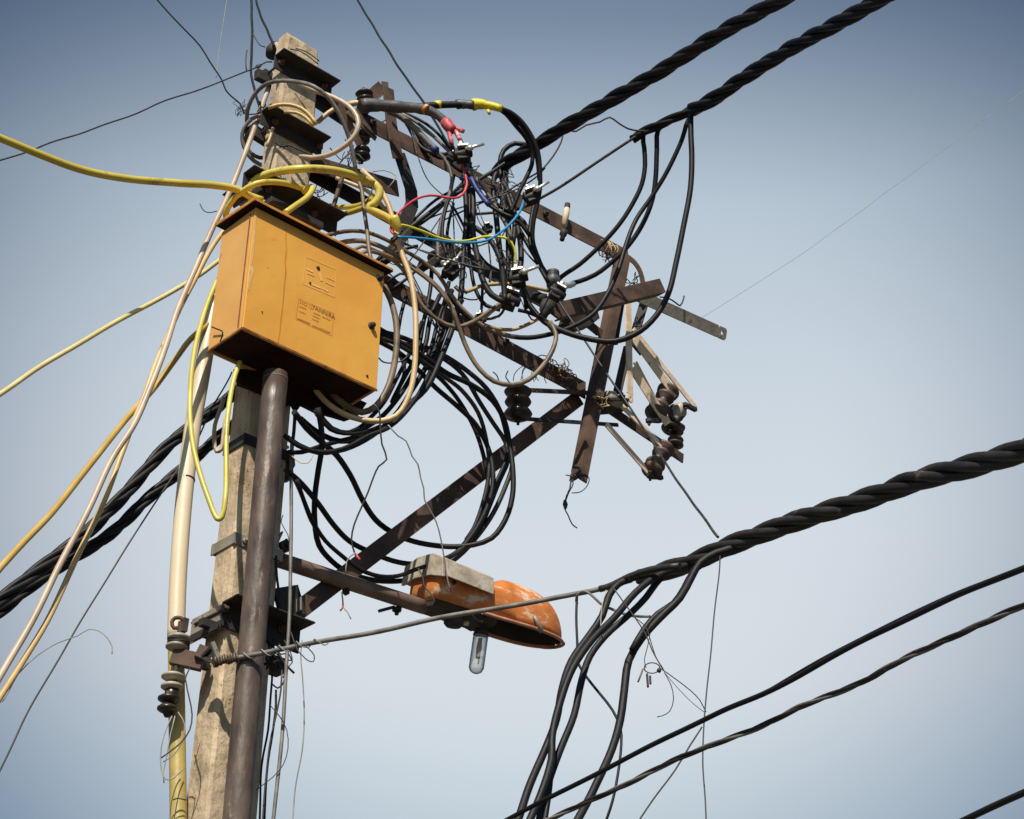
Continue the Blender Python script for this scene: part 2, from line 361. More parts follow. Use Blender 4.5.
# ------------------------------------------------------------------ setting: ground
g = MB(); n = 24; S = 3000
g.add([(S*(2*i/n-1)**3, S*(2*j/n-1)**3+6, 0) for j in range(n+1) for i in range(n+1)], [(j*(n+1)+i, j*(n+1)+i+1, (j+1)*(n+1)+i+1, (j+1)*(n+1)+i) for j in range(n) for i in range(n)])
go = g.build('ground', 'ground_dust', loc=(0, 0, 0)); go['kind'] = 'structure'
exec_marker = 1
# ------------------------------------------------------------------ the concrete pole
def fit_z(px, py, aoff, boff):
    lo, hi = 1., 12.
    for _ in range(40):
        z = (lo+hi)/2; P = AX+A*aoff+B*boff+Z*z; d = P-CAM; y = 409.5-FPX*d.dot(U_)/d.dot(F_)
        if y > py: lo = z
        else: hi = z
    return z
ZTOP = fit_z(288, 32, -.08, -.03)
def zof(py, boff=-.06): return fit_z(0, py, -.08, boff)      # height at which the pole's front corner sits at that picture row
pole = thing('concrete_pole', AX.copy(), 'tall weathered square concrete pole carrying the orange box', 'utility pole')
bm = bmesh.new(); rings = []
ns = 60
for i in range(ns+1):
    z = ZTOP*i/ns; hw, hd = pw(z)/2, pdp(z)/2; c = .012
    sec = [(-hw+c, -hd), (hw-c, -hd), (hw, -hd+c), (hw, hd-c), (hw-c, hd), (-hw+c, hd), (-hw, hd-c), (-hw, -hd+c)]
    ring = []
    for a_, b_ in sec:
        jx = random.uniform(-1, 1)*.0012; jz = random.uniform(-.03, .012) if i == ns else 0
        kk = .90 if i == ns else 1; ring.append(bm.verts.new(A*(a_+jx)*kk+B*(b_+jx)*kk+Z*(z+jz)))
    rings.append(ring)
for a_, b_ in zip(rings, rings[1:]):
    for k in range(8): bm.faces.new((a_[k], a_[(k+1) % 8], b_[(k+1) % 8], b_[k]))
bm.faces.new(rings[0][::-1]); bm.faces.new(rings[-1])
bmesh.ops.recalc_face_normals(bm, faces=bm.faces)
me = bpy.data.meshes.new('shaft'); bm.to_mesh(me); bm.free(); me.materials.append(MATS['pole_concrete'])
sh = bpy.data.objects.new('shaft', me); C.objects.link(sh); sh.parent = pole
# ------------------------------------------------------------------ orange box
s_ = 1.081
BX = V((-.9569*s_, 5.6033*s_, 1.6+(5.2597-1.6)*s_)); bw, bd, bh = .6069*s_, .2154*s_, .5346*s_
box = thing('distribution_box', BX.copy(), 'weathered orange sheet metal electrical box mounted on the concrete pole', 'electrical box')
def bxp(a_, b_, z): return BX+A*a_+B*b_+Z*z
t = .004
m1 = MB(); m1.bar(bxp(0, .006, bh/2), bxp(bw, .006, bh/2), .012, bh); fr = m1.build('front_panel', 'box_paint', box, bevel=.003)
m1 = MB(); m1.bar(bxp(.003, .016, bh/2), bxp(.003, bd, bh/2), .006, bh-.002)
m1.build('side_panel', 'box_side', box, bevel=.002)
m1 = MB(); m1.bar(bxp(bw-.003, .016, bh/2), bxp(bw-.003, bd, bh/2), .006, bh-.002); m1.build('side_panel', 'box_side', box, bevel=.002)
m1 = MB(); m1.bar(bxp(.008, bd-.003, bh/2), bxp(bw-.008, bd-.003, bh/2), .006, bh-.002); m1.build('back_panel', 'box_side', box)
m1 = MB(); m1.bar(bxp(.008, bd/2, .012), bxp(bw-.008, bd/2, .012), bd-.03, .004); m1.build('bottom_panel', 'box_under_shade', box)
# folded lip round the underside
m1 = MB()
m1.bar(bxp(-.001, -.0015, .002), bxp(bw+.001, -.0015, .002), .005, .009)
m1.bar(bxp(-.0015, -.001, .002), bxp(-.0015, bd, .002), .005, .009)
m1.build('bottom_lip', 'lip_paint', box)
# side seam fold
m1 = MB(); m1.bar(bxp(-.002, .030, .02), bxp(-.002, .030, bh-.02), .004, .004, A); m1.build('seam', 'rust_edge', box)
# lid: overhanging folded roof
ov = .028
m1 = MB()
lid = [bxp(-ov, -ov, bh+.012), bxp(bw+ov*.8, -ov, bh+.012), bxp(bw+ov*.8, bd+.01, bh+.030), bxp(-ov, bd+.01, bh+.030)]
lid2 = [p+Z*.006 for p in lid]
m1.add(lid+lid2, [(3, 2, 1, 0), (4, 5, 6, 7), (0, 1, 5, 4), (1, 2, 6, 5), (2, 3, 7, 6), (3, 0, 4, 7)])
lidob = m1.build('lid', 'box_paint', box)
m1 = MB(); dl = [p-Z*.0085 for p in lid]; dl2 = [p-Z*.001 for p in lid]; m1.add(dl+dl2, [(3, 2, 1, 0), (4, 5, 6, 7), (0, 1, 5, 4), (1, 2, 6, 5), (2, 3, 7, 6), (3, 0, 4, 7)]); m1.build('lid_shade_sheet', 'box_under_shade', box)  # dark sheet added to imitate the shadow line under the lid overhang
m1 = MB()
m1.bar(lid[0]+V((0, 0, -.002)), lid[1]+V((0, 0, -.002)), .004, .009); m1.bar(lid[0]+V((0, 0, -.004)), lid[3]+V((0, 0, -.004)), .004, .012); m1.bar(lid[1]+V((0, 0, -.004)), lid[2]+V((0, 0, -.004)), .004, .012)
m1.build('lid_rim', 'lid_paint', box)
# knobs, hole, hinge wire
def frp(px, py, o=0.0):
    d = ray(px, py); k = (BX.dot(B)+o-CAM.dot(B))/d.dot(B); return CAM+d*k
for (x, y, r) in ((379, 278, .013), (371, 326, .013)):
    m1 = MB(); p = frp(x, y); m1.lathe(p+B*.002, p-B*.022, [(0, r*1.2), (.25, r*1.2), (.3, r*.8), (.6, r*.8), (.65, r), (1, r*.7)], 14); m1.build('knob', 'dark_steel', box)
for (x, y, r) in ((318, 268, .009), (310, 283, .005), (367, 376, .006), (262, 312, .003)):
    m1 = MB(); p = frp(x, y); m1.lathe(p, p-B*.004, [(0, r), (1, r*.8)], 12); m1.build('rivet', 'lamp_inside', box)
# rust run down the door, worn streak on its left edge
def strip(P, ws, name, m, off=-.0012):
    vs = []; 
    for (x, y), w_ in zip(P, ws):
        a = frp(x-w_/2, y)+B*off; b = frp(x+w_/2, y)+B*off; vs += [a, b]
    fs = [(2*i, 2*i+1, 2*i+3, 2*i+2) for i in range(len(P)-1)]
    return MB().add(vs, fs).build(name, m, box)
mat('rust_run', (.56, .19, .02), (.62, .25, .03), 30, .6)
mat('scuff', (.66, .40, .14), (.72, .50, .24), 30, .6)
mat('sticker_edge', (.80, .46, .13), (.82, .50, .17), 40, .5)
mat('print_brown', (.26, .13, .04), (.40, .20, .05), 20, .6)
mat('print_faint', (.55, .24, .04), (.60, .28, .05), 20, .6)
strip([(286.0, 228), (285.6, 240), (286.2, 250), (285.0, 262), (285.6, 272), (284.2, 284), (283.2, 300), (281.2, 316), (279.4, 334), (277.5, 345)], [.9, 1.0, 1.0, 1.6, 1.3, 1.5, 1.1, 1.3, 1.0, .8], 'rust_streak', 'rust_run')
strip([(255.5, 216), (254.0, 235), (252.5, 255), (251.0, 266)], [2.0, 2.4, 1.6, 1.2], 'paint_scuff', 'scuff')
strip([(251.0, 264), (251.5, 272), (250.0, 279), (248.5, 290)], [2.0, 4.2, 3.2, 1.0], 'paint_scuff', 'scuff')
# remains of stickers: outline of the upper one, printed plate of the lower one
def fline(p, q, w_, name, m, off=-.0016):
    a, b = frp(*p)+B*off, frp(*q)+B*off
    d = (b-a).normalized(); nn = d.cross(B).normalized()*px2m(w_, a)/2
    return MB().add([a-nn, b-nn, b+nn, a+nn], [(0, 1, 2, 3)]).build(name, m, box)
up = [(305.5, 256.5), (336, 269.5), (334.5, 297), (303, 284)]
for i in range(4): fline(up[i], up[(i+1) % 4], .7, 'sticker_outline', 'sticker_edge')
for (a, b, w_) in (((306, 268.5), (313, 272), 2.2), ((307, 273), (314, 276), 1.3), ((319, 273), (321.5, 281), 3.2), ((312, 284.5), (321, 288), 2.4), ((322, 288), (328, 291.5), 2.2), ((325, 282), (334, 286), 1.4), ((326, 277), (335, 281), 1.)): fline(a, b, w_, 'sticker_residue', 'sticker_edge')
lo = [(298.5, 298.5), (333.5, 313.5), (331.5, 335.5), (295.5, 319)]
for i in range(4): fline(lo[i], lo[(i+1) % 4], .5, 'sticker_outline', 'print_faint')
def sticker_text(txt, px, py, size, m, name='printed_text'):
    cu = bpy.data.curves.new('txt', 'FONT'); cu.body = txt; cu.size = size; cu.align_x = 'LEFT'; cu.offset = size*.012
    ob = bpy.data.objects.new('txt', cu); C.objects.link(ob)
    bpy.context.view_layer.update()
    me = bpy.data.meshes.new_from_object(ob.evaluated_get(bpy.context.evaluated_depsgraph_get())); bpy.data.objects.remove(ob)
    p = frp(px, py)-B*.002
    R3 = Matrix((A, Z, -B)).transposed()
    for v in me.vertices: v.co = R3 @ v.co + (p-BX)
    me.materials.clear(); me.materials.append(MATS[m]); me.name = name
    o = bpy.data.objects.new(name, me); C.objects.link(o); o.parent = box; return o
sticker_text('HOTL', 299.3, 302.8, .024, 'print_faint'); sticker_text('YANNIRA', 311.3, 307.9, .027, 'print_brown')
for i, (p, q) in enumerate([((299, 306), (306, 309)), ((299, 311), (305, 313.6)), ((313, 312.5), (320, 315.5)), ((312.5, 315.5), (319, 318.4)), ((312, 318.6), (318.5, 321.5)), ((322, 316.5), (330, 320)), ((297, 318), (310, 323.6)), ((312, 325), (328, 332.5)), ((320, 328), (330, 332.6))]):
    fline(p, q, .8 if i < 6 else 1.5, 'printed_line', 'print_faint')
# hook wire on the left side
def sdp(px, py, o=0.0):
    d = ray(px, py); k = (BX.dot(A)+o-CAM.dot(A))/d.dot(A); return CAM+d*k
m1 = MB(); m1.tube(spline([sdp(212, 327, -.02), sdp(217, 329, -.015), sdp(222.5, 332, -.008), sdp(222, 336, -.003), sdp(220, 342, -.001)], .01), .003, 6); m1.build('hasp_wire', 'dark_steel', box)

def bplate(pts, off, th, name, m):
    P = [pl(x, y, off) for x, y in pts]; k = len(P)
    return MB().add(P+[p+B*th for p in P], [tuple(range(k)), tuple(reversed(range(k, 2*k)))]+[(i, (i+1) % k, k+(i+1) % k, k+i) for i in range(k)]).build(name, m, box)
bplate([(236, 368), (240, 384), (262, 392), (284, 409), (292, 402), (297, 411), (302, 404), (318, 412), (334, 416), (347, 420), (358, 416), (367, 403), (352, 396), (300, 376)], -.085, .02, 'cable_entry', 'box_under_shade')
# ------------------------------------------------------------------ steel conduit in front of the pole
def solve_b(px, py, boff):
    d = ray(px, py); k = (PB+boff)/d.dot(B); return CAM+d*k
pt = solve_b(275.5, 377, -.225); pb_ = solve_b(236.5, 819, -.23)
dirp = (pb_-pt).normalized(); end = pt+dirp*((pt.z-.02)/-dirp.z)
cp = thing('steel_conduit', V((end.x, end.y, 0)), 'thick brown steel conduit running down the pole from the orange box', 'conduit')
m1 = MB(); m1.tube([pt-dirp*.012+(end-pt)*i/40 for i in range(41)], .0485, 28); m1.build('tube', 'pipe_brown', cp)
m1 = MB(); m1.tube([pt+dirp*.012, pt+dirp*.016], .0495, 28); m1.build('weld_ring', 'arm_brown', cp)
# ------------------------------------------------------------------ clamps on the pole
def zrow(px, py, off):
    return pl(px, py, off).z
def arm_clamp(label, z, a0, a1, leg=.075, back=True, group='angle iron clamps on the pole', plate=False):
    """angle iron across the front of the pole, its mate behind, two long bolts"""
    hd = pdp(z)/2
    o = thing('angle_clamp', AX+Z*z-B*hd, label, 'bracket', group)
    m1 = MB(); m1.angle(AX+A*a0-B*(hd+.003)+Z*z, AX+A*a1-B*(hd+.003)+Z*z, leg, .007, Z, 1 if A.cross(Z).dot(-B) > 0 else -1, -1)
    m1.build('front_angle', 'dark_steel', o, bevel=.0015)
    if back:
        m1 = MB(); m1.angle(AX+A*(a0+.02)+B*(hd+.003)+Z*z, AX+A*(a1-.02)+B*(hd+.003)+Z*z, leg*.9, .007, Z, -1 if A.cross(Z).dot(-B) > 0 else 1, -1)
        m1.build('back_angle', 'dark_steel', o, bevel=.0015)
    for sgn in (-1, 1):
        a_ = sgn*(pw(z)/2+.022)
        m1 = MB(); m1.tube([AX+A*a_-B*(hd+.035)+Z*(z-.03), AX+A*a_+B*(hd+.04)+Z*(z-.03)], .006, 8)
        bolt(m1, AX+A*a_-B*(hd+.010)+Z*(z-.03), -B, .010, .022)
        m1.build('bolt', 'rust_steel', o)
    return o
def aof(px, py, off): return (pl(px, py, off)-AX).dot(A)
FO = -.12
z1 = zrow(341, 78, FO); arm_clamp('black angle iron clamp highest on the pole just below its broken top', z1-.012, aof(284, 48, FO), aof(341, 79, FO), .072)
z2 = zrow(331, 137, FO); arm_clamp('black angle iron clamp under the ochre cable turns, second from the pole top', z2, aof(270, 106, FO), aof(331, 137, FO), .072)
z3 = zrow(346, 215, FO); arm_clamp('black angle iron just above the orange box lid, half covered by yellow cable', z3, aof(252, 170, FO), aof(346, 215, FO), .08)
# extra lower flat behind the lid
m1 = MB(); z3b = zrow(300, 212, -.16); m1.bar(AX+A*-.17-B*.15+Z*(z3b-.02), AX+A*.10-B*.15+Z*(z3b-.02), .05, .03)
tag(m1.build('mounting_rail', 'dark_steel', bevel=.002), 'dark steel rail holding the top of the orange box to the pole', 'bracket')
def band(label, z, h=.05, m='rust_steel', bo=True, th=.006):
    hw, hd = pw(z)/2+.004, pdp(z)/2+.004
    o = thing('pole_band', AX+Z*z, label, 'bracket', 'flat steel bands clamped round the pole')
    m1 = MB()
    m1.bar(AX-A*(hw+th)-B*hd+Z*z, AX+A*(hw+th)-B*hd+Z*z, th, h); m1.bar(AX-A*(hw+th)+B*hd+Z*z, AX+A*(hw+th)+B*hd+Z*z, th, h)
    m1.bar(AX-A*hw-B*hd+Z*z, AX-A*hw+B*(hd+.012)+Z*z, th, h-.002); m1.bar(AX+A*hw-B*hd+Z*z, AX+A*hw+B*(hd+.012)+Z*z, th, h-.002)
    m1.build('strap', m, o, bevel=.0015)
    if bo:
        m1 = MB(); bolt(m1, AX-A*(hw-.045)-B*(hd+.003)+Z*z, -B, .008, .02); m1.build('bolt', 'zinc_steel', o)
    return o
zb1 = zof(441); band('narrow steel band round the pole in the shade under the orange box', zb1, .045, 'dark_steel', False)
zb2 = zof(541); band('weathered steel band round the sunlit pole halfway between box and street light', zb2, .048, 'zinc_steel')
# heavy lower clamp with the brace feet
zb3 = zof(607)
o = arm_clamp('big black angle iron clamp on the pole level with the street light arm foot', zb3, -.135, .22, .10)
m1 = MB(); hd = pdp(zb3)/2; m1.bar(AX-A*.122-B*(hd+.0)+Z*(zb3-.05), AX-A*.122+B*(hd+.07)+Z*(zb3-.05), .006, .10); m1.build('side_plate', 'zinc_steel', o, bevel=.001)
m1 = MB(); 
for k in range(3): m1.bar(AX-A*(.13+.012*k)-B*(hd+.02)+Z*(zb3-.085-.01*k), AX-A*(.13+.012*k)+B*(hd+.04)+Z*(zb3-.085-.01*k), .004, .03)
m1.bar(AX-A*.19-B*(hd-.04)+Z*(zb3-.085), AX-A*.12-B*(hd-.04)+Z*(zb3-.085), .03, .03)
m1.build('packing_plates', 'dark_steel', o, bevel=.001)
# plates gripping the right side of the pole
o = thing('gusset_plate', pl(292, 600, -.02), 'dark bent gusset plate on the right side of the pole where the brace starts', 'bracket')
m1 = MB(); m1.bar(pl(277, 604, -.03), pl(301, 600, -.03), .02, .12); m1.build('plate', 'dark_steel', o, bevel=.002)
m1 = MB(); m1.bar(pl(299, 598, -.06), pl(299, 611, -.06), .03, .006, A); m1.build('tab', 'zinc_steel', o, bevel=.001)
m1 = MB(); m1.bar(pl(276, 612, .02), pl(290, 640, .02), .05, .07); bolt(m1, pl(288, 628, -.03), -B, .012, .03); m1.build('foot', 'dark_steel', o, bevel=.002)
m1 = MB(); m1.bar(pl(266, 663, .0), pl(281, 668, .0), .05, .065); bolt(m1, pl(276, 668, -.04), -B, .012, .03)
tag(m1.build('cable_block', 'dark_steel', bevel=.003), 'small black block bolted to the right of the pole below the gusset plate', 'bracket')
# small clamp holding the street light arm
o = thing('arm_hanger', pl(279, 548, -.02), 'small twisted steel hanger on the pole where the street light arm begins', 'bracket')
m1 = MB(); m1.bar(pl(270, 556, -.04), pl(280, 533, -.04), .04, .006, A); m1.build('hook_plate', 'zinc_steel', o, bevel=.001)
m1 = MB(); m1.tube([pl(270, 552, -.03), pl(280, 545, -.03), pl(287, 540, -.03)], .007, 8); bolt(m1, pl(284, 547, -.05), -B, .016, .04); m1.build('bolt', 'dark_steel', o)
# porcelain lump with cable stubs right of the pole below the box
o = thing('fuse_holder', pl(283, 465, .0), 'small black fuse holder with tan tips beside the pole under the orange box', 'fuse holder')
m1 = MB(); m1.lathe(pl(281, 480, .0), pl(285, 462, .0), [(0, .02), (.1, .034), (.4, .036), (.5, .024), (.6, .034), (.95, .03), (1, .015)], 14); m1.lathe(pl(288, 470, -.02), pl(292, 458, -.02), [(0, .016), (.5, .022), (1, .012)], 10); m1.build('body', 'porcelain', o)
m1 = MB(); m1.lathe(pl(289, 461, -.04), pl(293, 450, -.04), [(0, .014), (.6, .012), (1, .003)], 8); m1.lathe(pl(283, 449, -.03), pl(288, 447, -.03), [(0, .007), (1, .007)], 8); m1.build('tip', 'tan_steel', o)

# ------------------------------------------------------------------ crossarms and far frame
LEGF = 1 if A.cross(Z).dot(-B) > 0 else -1
def beam(label, pa, pb, off, leg=.06, m='rust_steel', z=None, prof='angle', name='crossarm', cat='crossarm', up=Z, fs=None, fu=-1, group=None, t=.007, bolts=()):
    p0 = pl(*pa, off) if not isinstance(off, tuple) else pl(*pa, off[0]); p1 = pl(*pb, off if not isinstance(off, tuple) else off[1])
    o = thing(name, p0, label, cat, group)
    m1 = MB()
    if prof == 'angle': m1.angle(p0, p1, leg, t, up, LEGF if fs is None else fs, fu)
    elif prof == 'channel':
        w_ = leg; k_ = fs or 1; m1.extrude([(k_*x, y) for x, y in [(0, 0), (w_*.75, 0), (w_*.75, t), (t, t), (t, w_-t), (w_*.75, w_-t), (w_*.75, w_), (0, w_)]], p0, p1, up)
    elif prof == 'flat': m1.bar(p0, p1, t, leg, up)
    elif prof == 'box': m1.bar(p0, p1, leg, leg, up)
    m1.build('rail', m, o, bevel=.0015)
    for (x, y) in bolts:
        m2 = MB(); of = off if not isinstance(off, tuple) else off[0]
        bolt(m2, pl(x, y, of-.006), -B, .010, .025); m2.build('bolt', 'dark_steel', o)
    return o
# the vertical leg shows its sunlit face to the camera
beam('upper long rusty crossarm running from the pole top back to the far rusty post', (356, 108), (628, 250), .0, .09, bolts=((372, 123), (545, 214)), fs=-LEGF)
beam('lower rusty crossarm behind the orange box, striped by cable shadows', (330, 244), (586, 382), .0, .095, bolts=((396, 285), (505, 342)), fs=-LEGF)
beam('middle dark crossarm behind the cable tangle, between upper and lower ones', (306, 162), (566, 306), .06, .085, 'dark_steel', fs=-LEGF)
beam('short rusty arm with a cut off end just above the yellow cable loop', (306, 153), (397, 180), -.02, .085, fs=-LEGF, bolts=((345, 171),))
beam('stubby dark angle iron sticking out behind the pole top', (309, 92), (345, 116), .08, .065, 'dark_steel')
m1 = MB(); m1.bar(pl(256, 74, .05), pl(272, 82, .05), .03, .05); tag(m1.build('clamp_end', 'dark_steel', bevel=.002), 'short dark plate end poking out left of the pole top', 'bracket')
m1 = MB(); m1.bar(pl(254, 132, .05), pl(268, 141, .05), .03, .06); m1.bar(pl(260, 134, .05), pl(271, 122, .05), .012, .02); tag(m1.build('clamp_end', 'dark_steel', bevel=.002), 'dark plate end poking out left of the pole beside the brown cable coil', 'bracket')
# left plate tip beside box lid
m1 = MB(); m1.bar(pl(236, 204, -.10), pl(258, 190, -.10), .05, .02); tag(m1.build('clamp_end', 'dark_steel', bevel=.002), 'dark plate corner sticking out left above the orange box lid', 'bracket')
# brace
beam('long dark brace rising from the pole to the far end of the crossarms', (276, 640), (584, 404), .03, .075, 'rust_steel', name='brace', cat='brace', up=Z, fs=-LEGF, fu=1, bolts=((345, 592),))
# far post, leaning
o = thing('far_post', pl(627, 258, -.07), 'heavy rusty angle iron post hanging from the upper crossarm end, hole at its foot', 'post')
p0, p1 = pl(622, 256, -.07), pl(578, 478, -.07); dn = (p1-p0).normalized()
e1 = V((-.62, .78, 0)); e2 = V((.80, .60, 0)); e1 = (e1-dn*e1.dot(dn)).normalized(); e2 = (e2-dn*e2.dot(dn)).normalized()
m1 = MB(); m1.holeplate(p0+e1*.030, p1+e1*.030, dn.cross(e1), .060, .008, .010); m1.build('left_leg', 'rust_steel', o)
m1 = MB(); m1.bar(p0+e2*.026, p1+e2*.026, .050, .008, dn.cross(e2)); m1.build('right_leg', 'rust_steel', o, bevel=.001)
# channel stub across the post
o = beam('rusty channel iron stub crossing in front of the far post', (563, 317), (666, 292), -.24, .075, name='channel_stub', cat='crossarm', fs=-LEGF, fu=1, prof='channel')
# gusset and clamp heads at its left end
o = thing('knee_plate', pl(573, 317, -.10), 'brown triangular plate at the left end of the channel stub', 'bracket')
def plate(pts, off, th):
    P = [pl(x, y, off) for x, y in pts]; n = (P[1]-P[0]).cross(P[2]-P[0]).normalized(); k = len(P)
    if n.dot(B) < 0: n = -n
    return MB().add(P+[p+n*th for p in P], [tuple(range(k)), tuple(reversed(range(k, 2*k)))]+[(i, (i+1) % k, k+(i+1) % k, k+i) for i in range(k)])
plate([(541, 300), (560, 297), (570, 305), (572, 318), (569, 325), (556, 316), (542, 305)], -.14, .012).build('plate', 'rust_steel', o, bevel=.001)
plate([(570, 308), (596, 304), (600, 318), (590, 326), (576, 330), (565, 322)], -.09, .05).build('box_end', 'dark_steel', o, bevel=.002)
m1 = MB(); m1.tube([pl(571, 309, -.15), pl(583, 304, -.15), pl(588, 304, -.15)], .008, 8); m1.build('clip', 'zinc_steel', o)
beam('short rusty diagonal tie from the knee plate to the far post', (583, 314), (604, 331), -.04, .05, name='tie_bar', cat='brace', fs=-LEGF)
# galvanized flat with hole
def strap(label, pa, pb, off, wpx, m='tan_steel', hole=True, th=.008, nrm=None, name='flat_strap', group=None, cat='strap', seg=None):
    offs = off if isinstance(off, tuple) else (off, off)
    p0, p1 = pl(*pa, offs[0]), pl(*pb, offs[1]); w_ = px2m(wpx, p1); n = nrm or V((-.32, -.88, .38))
    m1 = MB()
    if hole: m1.holeplate(p0, p1, n, w_, th, w_*.16)
    else: m1.bar(p0, p1, w_, th, n)
    return tag(m1.build(name, m, bevel=.001), label, cat, group)
FN = (-B+Z*-.35-A*.1).normalized()
strap('pale galvanised flat bar with a hole sticking out right past the far post', (637, 295), (726, 335), -.02, 12.5, 'zinc_steel', nrm=V((0, -.95, -.3)))
strap('dangling tan strap with a hole below the channel stub', (628, 302), (630, 402), -.09, 9, 'tan_steel', nrm=(-B+A*.1))
strap('thin tan edge strap just behind the far post', (613, 338), (602, 392), -.02, 5.5, 'zinc_steel', hole=False, nrm=(-B))
strap('dark strap hanging behind the channel stub, nearest to the far post', (621, 296), (613, 345), .02, 10, 'dark_steel', hole=False)
strap('dark strap slanting down from the right end of the channel stub', (645, 300), (633, 340), .04, 10, 'dark_steel', hole=False)
strap('lower dark strap slanting down behind the tan strap with a hole', (628, 346), (617, 394), .06, 9.5, 'dark_steel', hole=False)
strap('dark tab between the two lit straps on the right', (633, 340), (643, 352), .02, 12, 'dark_steel', hole=False)
IG = 'lit straps fanning out to the shackle insulators'
strap('widest sunlit strap running down to the uppermost insulator on the right', (634, 338), (676, 396), -.06, 8.5, hole=False, group=IG)
strap('outermost thin sunlit strap ending past the uppermost insulator', (633, 329), (696, 408), -.02, 5, hole=False, group=IG)
strap('sunlit strap left of the uppermost insulator, behind the strap with the hole', (632, 368), (668, 424), -.06, 8.5, hole=False, group=IG)
strap('narrow edge strap running to the left cheek of the uppermost insulator', (635, 362), (656, 402), .0, 4.5, hole=False, group=IG)
strap('upper sunlit strap of the lowest insulator on the right', (618, 402), (668, 452), -.06, 6.5, hole=False, group=IG)
strap('lower sunlit strap of the lowest insulator on the right', (606, 424), (650, 474), -.04, 6, hole=False, group=IG)
# continuing plate beam
beam('dark angle iron carrying on right from the brace head, ending in a pointed plate', (604, 400), (684, 454), .0, .055, 'rust_steel', fs=-LEGF, name='arm_end')
o = thing('pipe_clamp', pl(606, 400, -.04), 'dark round pipe clamp behind the foot of the far post', 'bracket')
m1 = MB(); m1.lathe(pl(596, 404, -.02), pl(624, 404, -.02), [(0, .045), (.15, .052), (.8, .045), (1, .03)], 18); m1.build('drum', 'dark_steel', o)
m1 = MB(); m1.lathe(pl(606, 396, -.06), pl(620, 404, -.06), [(0, .03), (.3, .04), (1, .024)], 14); m1.build('cap', 'zinc_steel', o)
m1 = MB(); m1.bar(pl(592, 399, -.09), pl(628, 400, -.09), .02, .012); bolt(m1, pl(622, 398, -.1), Z, .010, .03); m1.build('bar', 'dark_steel', o, bevel=.001)
# shackle insulators
def shackle(label, p0, p1, off, rpx, m='porcelain_brown', lobes=2, group='shackle insulators on straps', bar=True):
    a, b = pl(*p0, off), pl(*p1, off); r = px2m(rpx, a)
    o = thing('shackle_insulator', a, label, 'insulator', group)
    if lobes == 2: pr = [(0, .3*r), (.05, .85*r), (.12, r), (.2, .95*r), (.3, .6*r), (.42, .48*r), (.58, .48*r), (.7, .6*r), (.8, .95*r), (.88, r), (.95, .85*r), (1, .3*r)]
    elif lobes == 3: pr = [(0, .4*r), (.03, .85*r), (.09, r), (.16, .9*r), (.20, .5*r), (.32, .45*r), (.37, .88*r), (.44, r*.96), (.51, .85*r), (.56, .45*r), (.70, .42*r), (.75, .9*r), (.84, r*1.02), (.92, .9*r), (1, .4*r)]
    elif lobes == 4: pr = [(0, .35*r), (.02, .9*r), (.05, r), (.11, r*.97), (.13, .5*r), (.22, .42*r), (.25, .8*r), (.29, .86*r), (.34, .8*r), (.37, .4*r), (.60, .38*r), (.64, .85*r), (.70, .95*r), (.76, .8*r), (.79, .42*r), (.86, .4*r), (.89, .95*r), (.95, r), (1, .5*r)]
    else: pr = [(0, .3*r), (.1, .9*r), (.35, r), (.5, .7*r), (.7, .45*r), (1, .4*r)]
    MB().lathe(a, b, pr, 26).build('body', m, o)
    if bar:
        d = (b-a).normalized(); m1 = MB(); m1.tube([a-d*.022, b+d*.03], .007, 8); bolt(m1, b, d, .009, .03); bolt(m1, a, -d, .009, .02); m1.build('pin', 'dark_steel', o)
    return o
shackle('brown shackle insulator uppermost of the cluster right of the far post', (669, 390), (655, 415), -.03, 11.5, 'porcelain_brown', 4)
shackle('pale topped insulator knob at the outer right edge of the cluster', (681, 406), (675, 420), -.01, 7.5, 'porcelain_pale', 1)
shackle('dark spool insulator below the pale knob at the outer right edge', (678, 410), (670, 430), .02, 9.5, 'porcelain', 4)
shackle('brown waisted insulator hanging under the outer right edge of the cluster', (677, 426), (675, 446), .03, 8.5, 'porcelain_brown', 4)
shackle('lowest brown shackle insulator held between two lit straps', (665, 447), (651, 472), -.05, 11, 'porcelain_brown', 4)
for (x0, y0, x1, y1, lab) in ((647, 420, 660, 421, 'small dark end tab under the uppermost insulator straps'), (648, 475, 662, 478, 'small dark end tab under the lowest insulator'), (684, 404, 696, 410, 'small dark nut and tab at the tip of the outermost strap')):
    m1 = MB(); m1.bar(pl(x0, y0, -.05), pl(x1, y1, -.05), .02, .02); bolt(m1, pl(x0+2, y0, -.06), -Z, .010, .03); tag(m1.build('end_tab', 'dark_steel', bevel=.001), lab, 'bracket')
# stacked insulator left of the post with its two thin straps
shackle('black stacked insulator on two thin straps left of the brace head', (518, 389), (518, 419), -.02, 14, 'porcelain', 3)
strap('thin upper strap of the black stacked insulator', (514, 389.5), (590, 393), -.02, 4.5, 'rust_steel', hole=False, nrm=-B)
strap('thin lower strap of the black stacked insulator, reaching past the far post', (505, 417.5), (618, 425), -.02, 3.8, 'dark_steel', hole=False, nrm=-B)
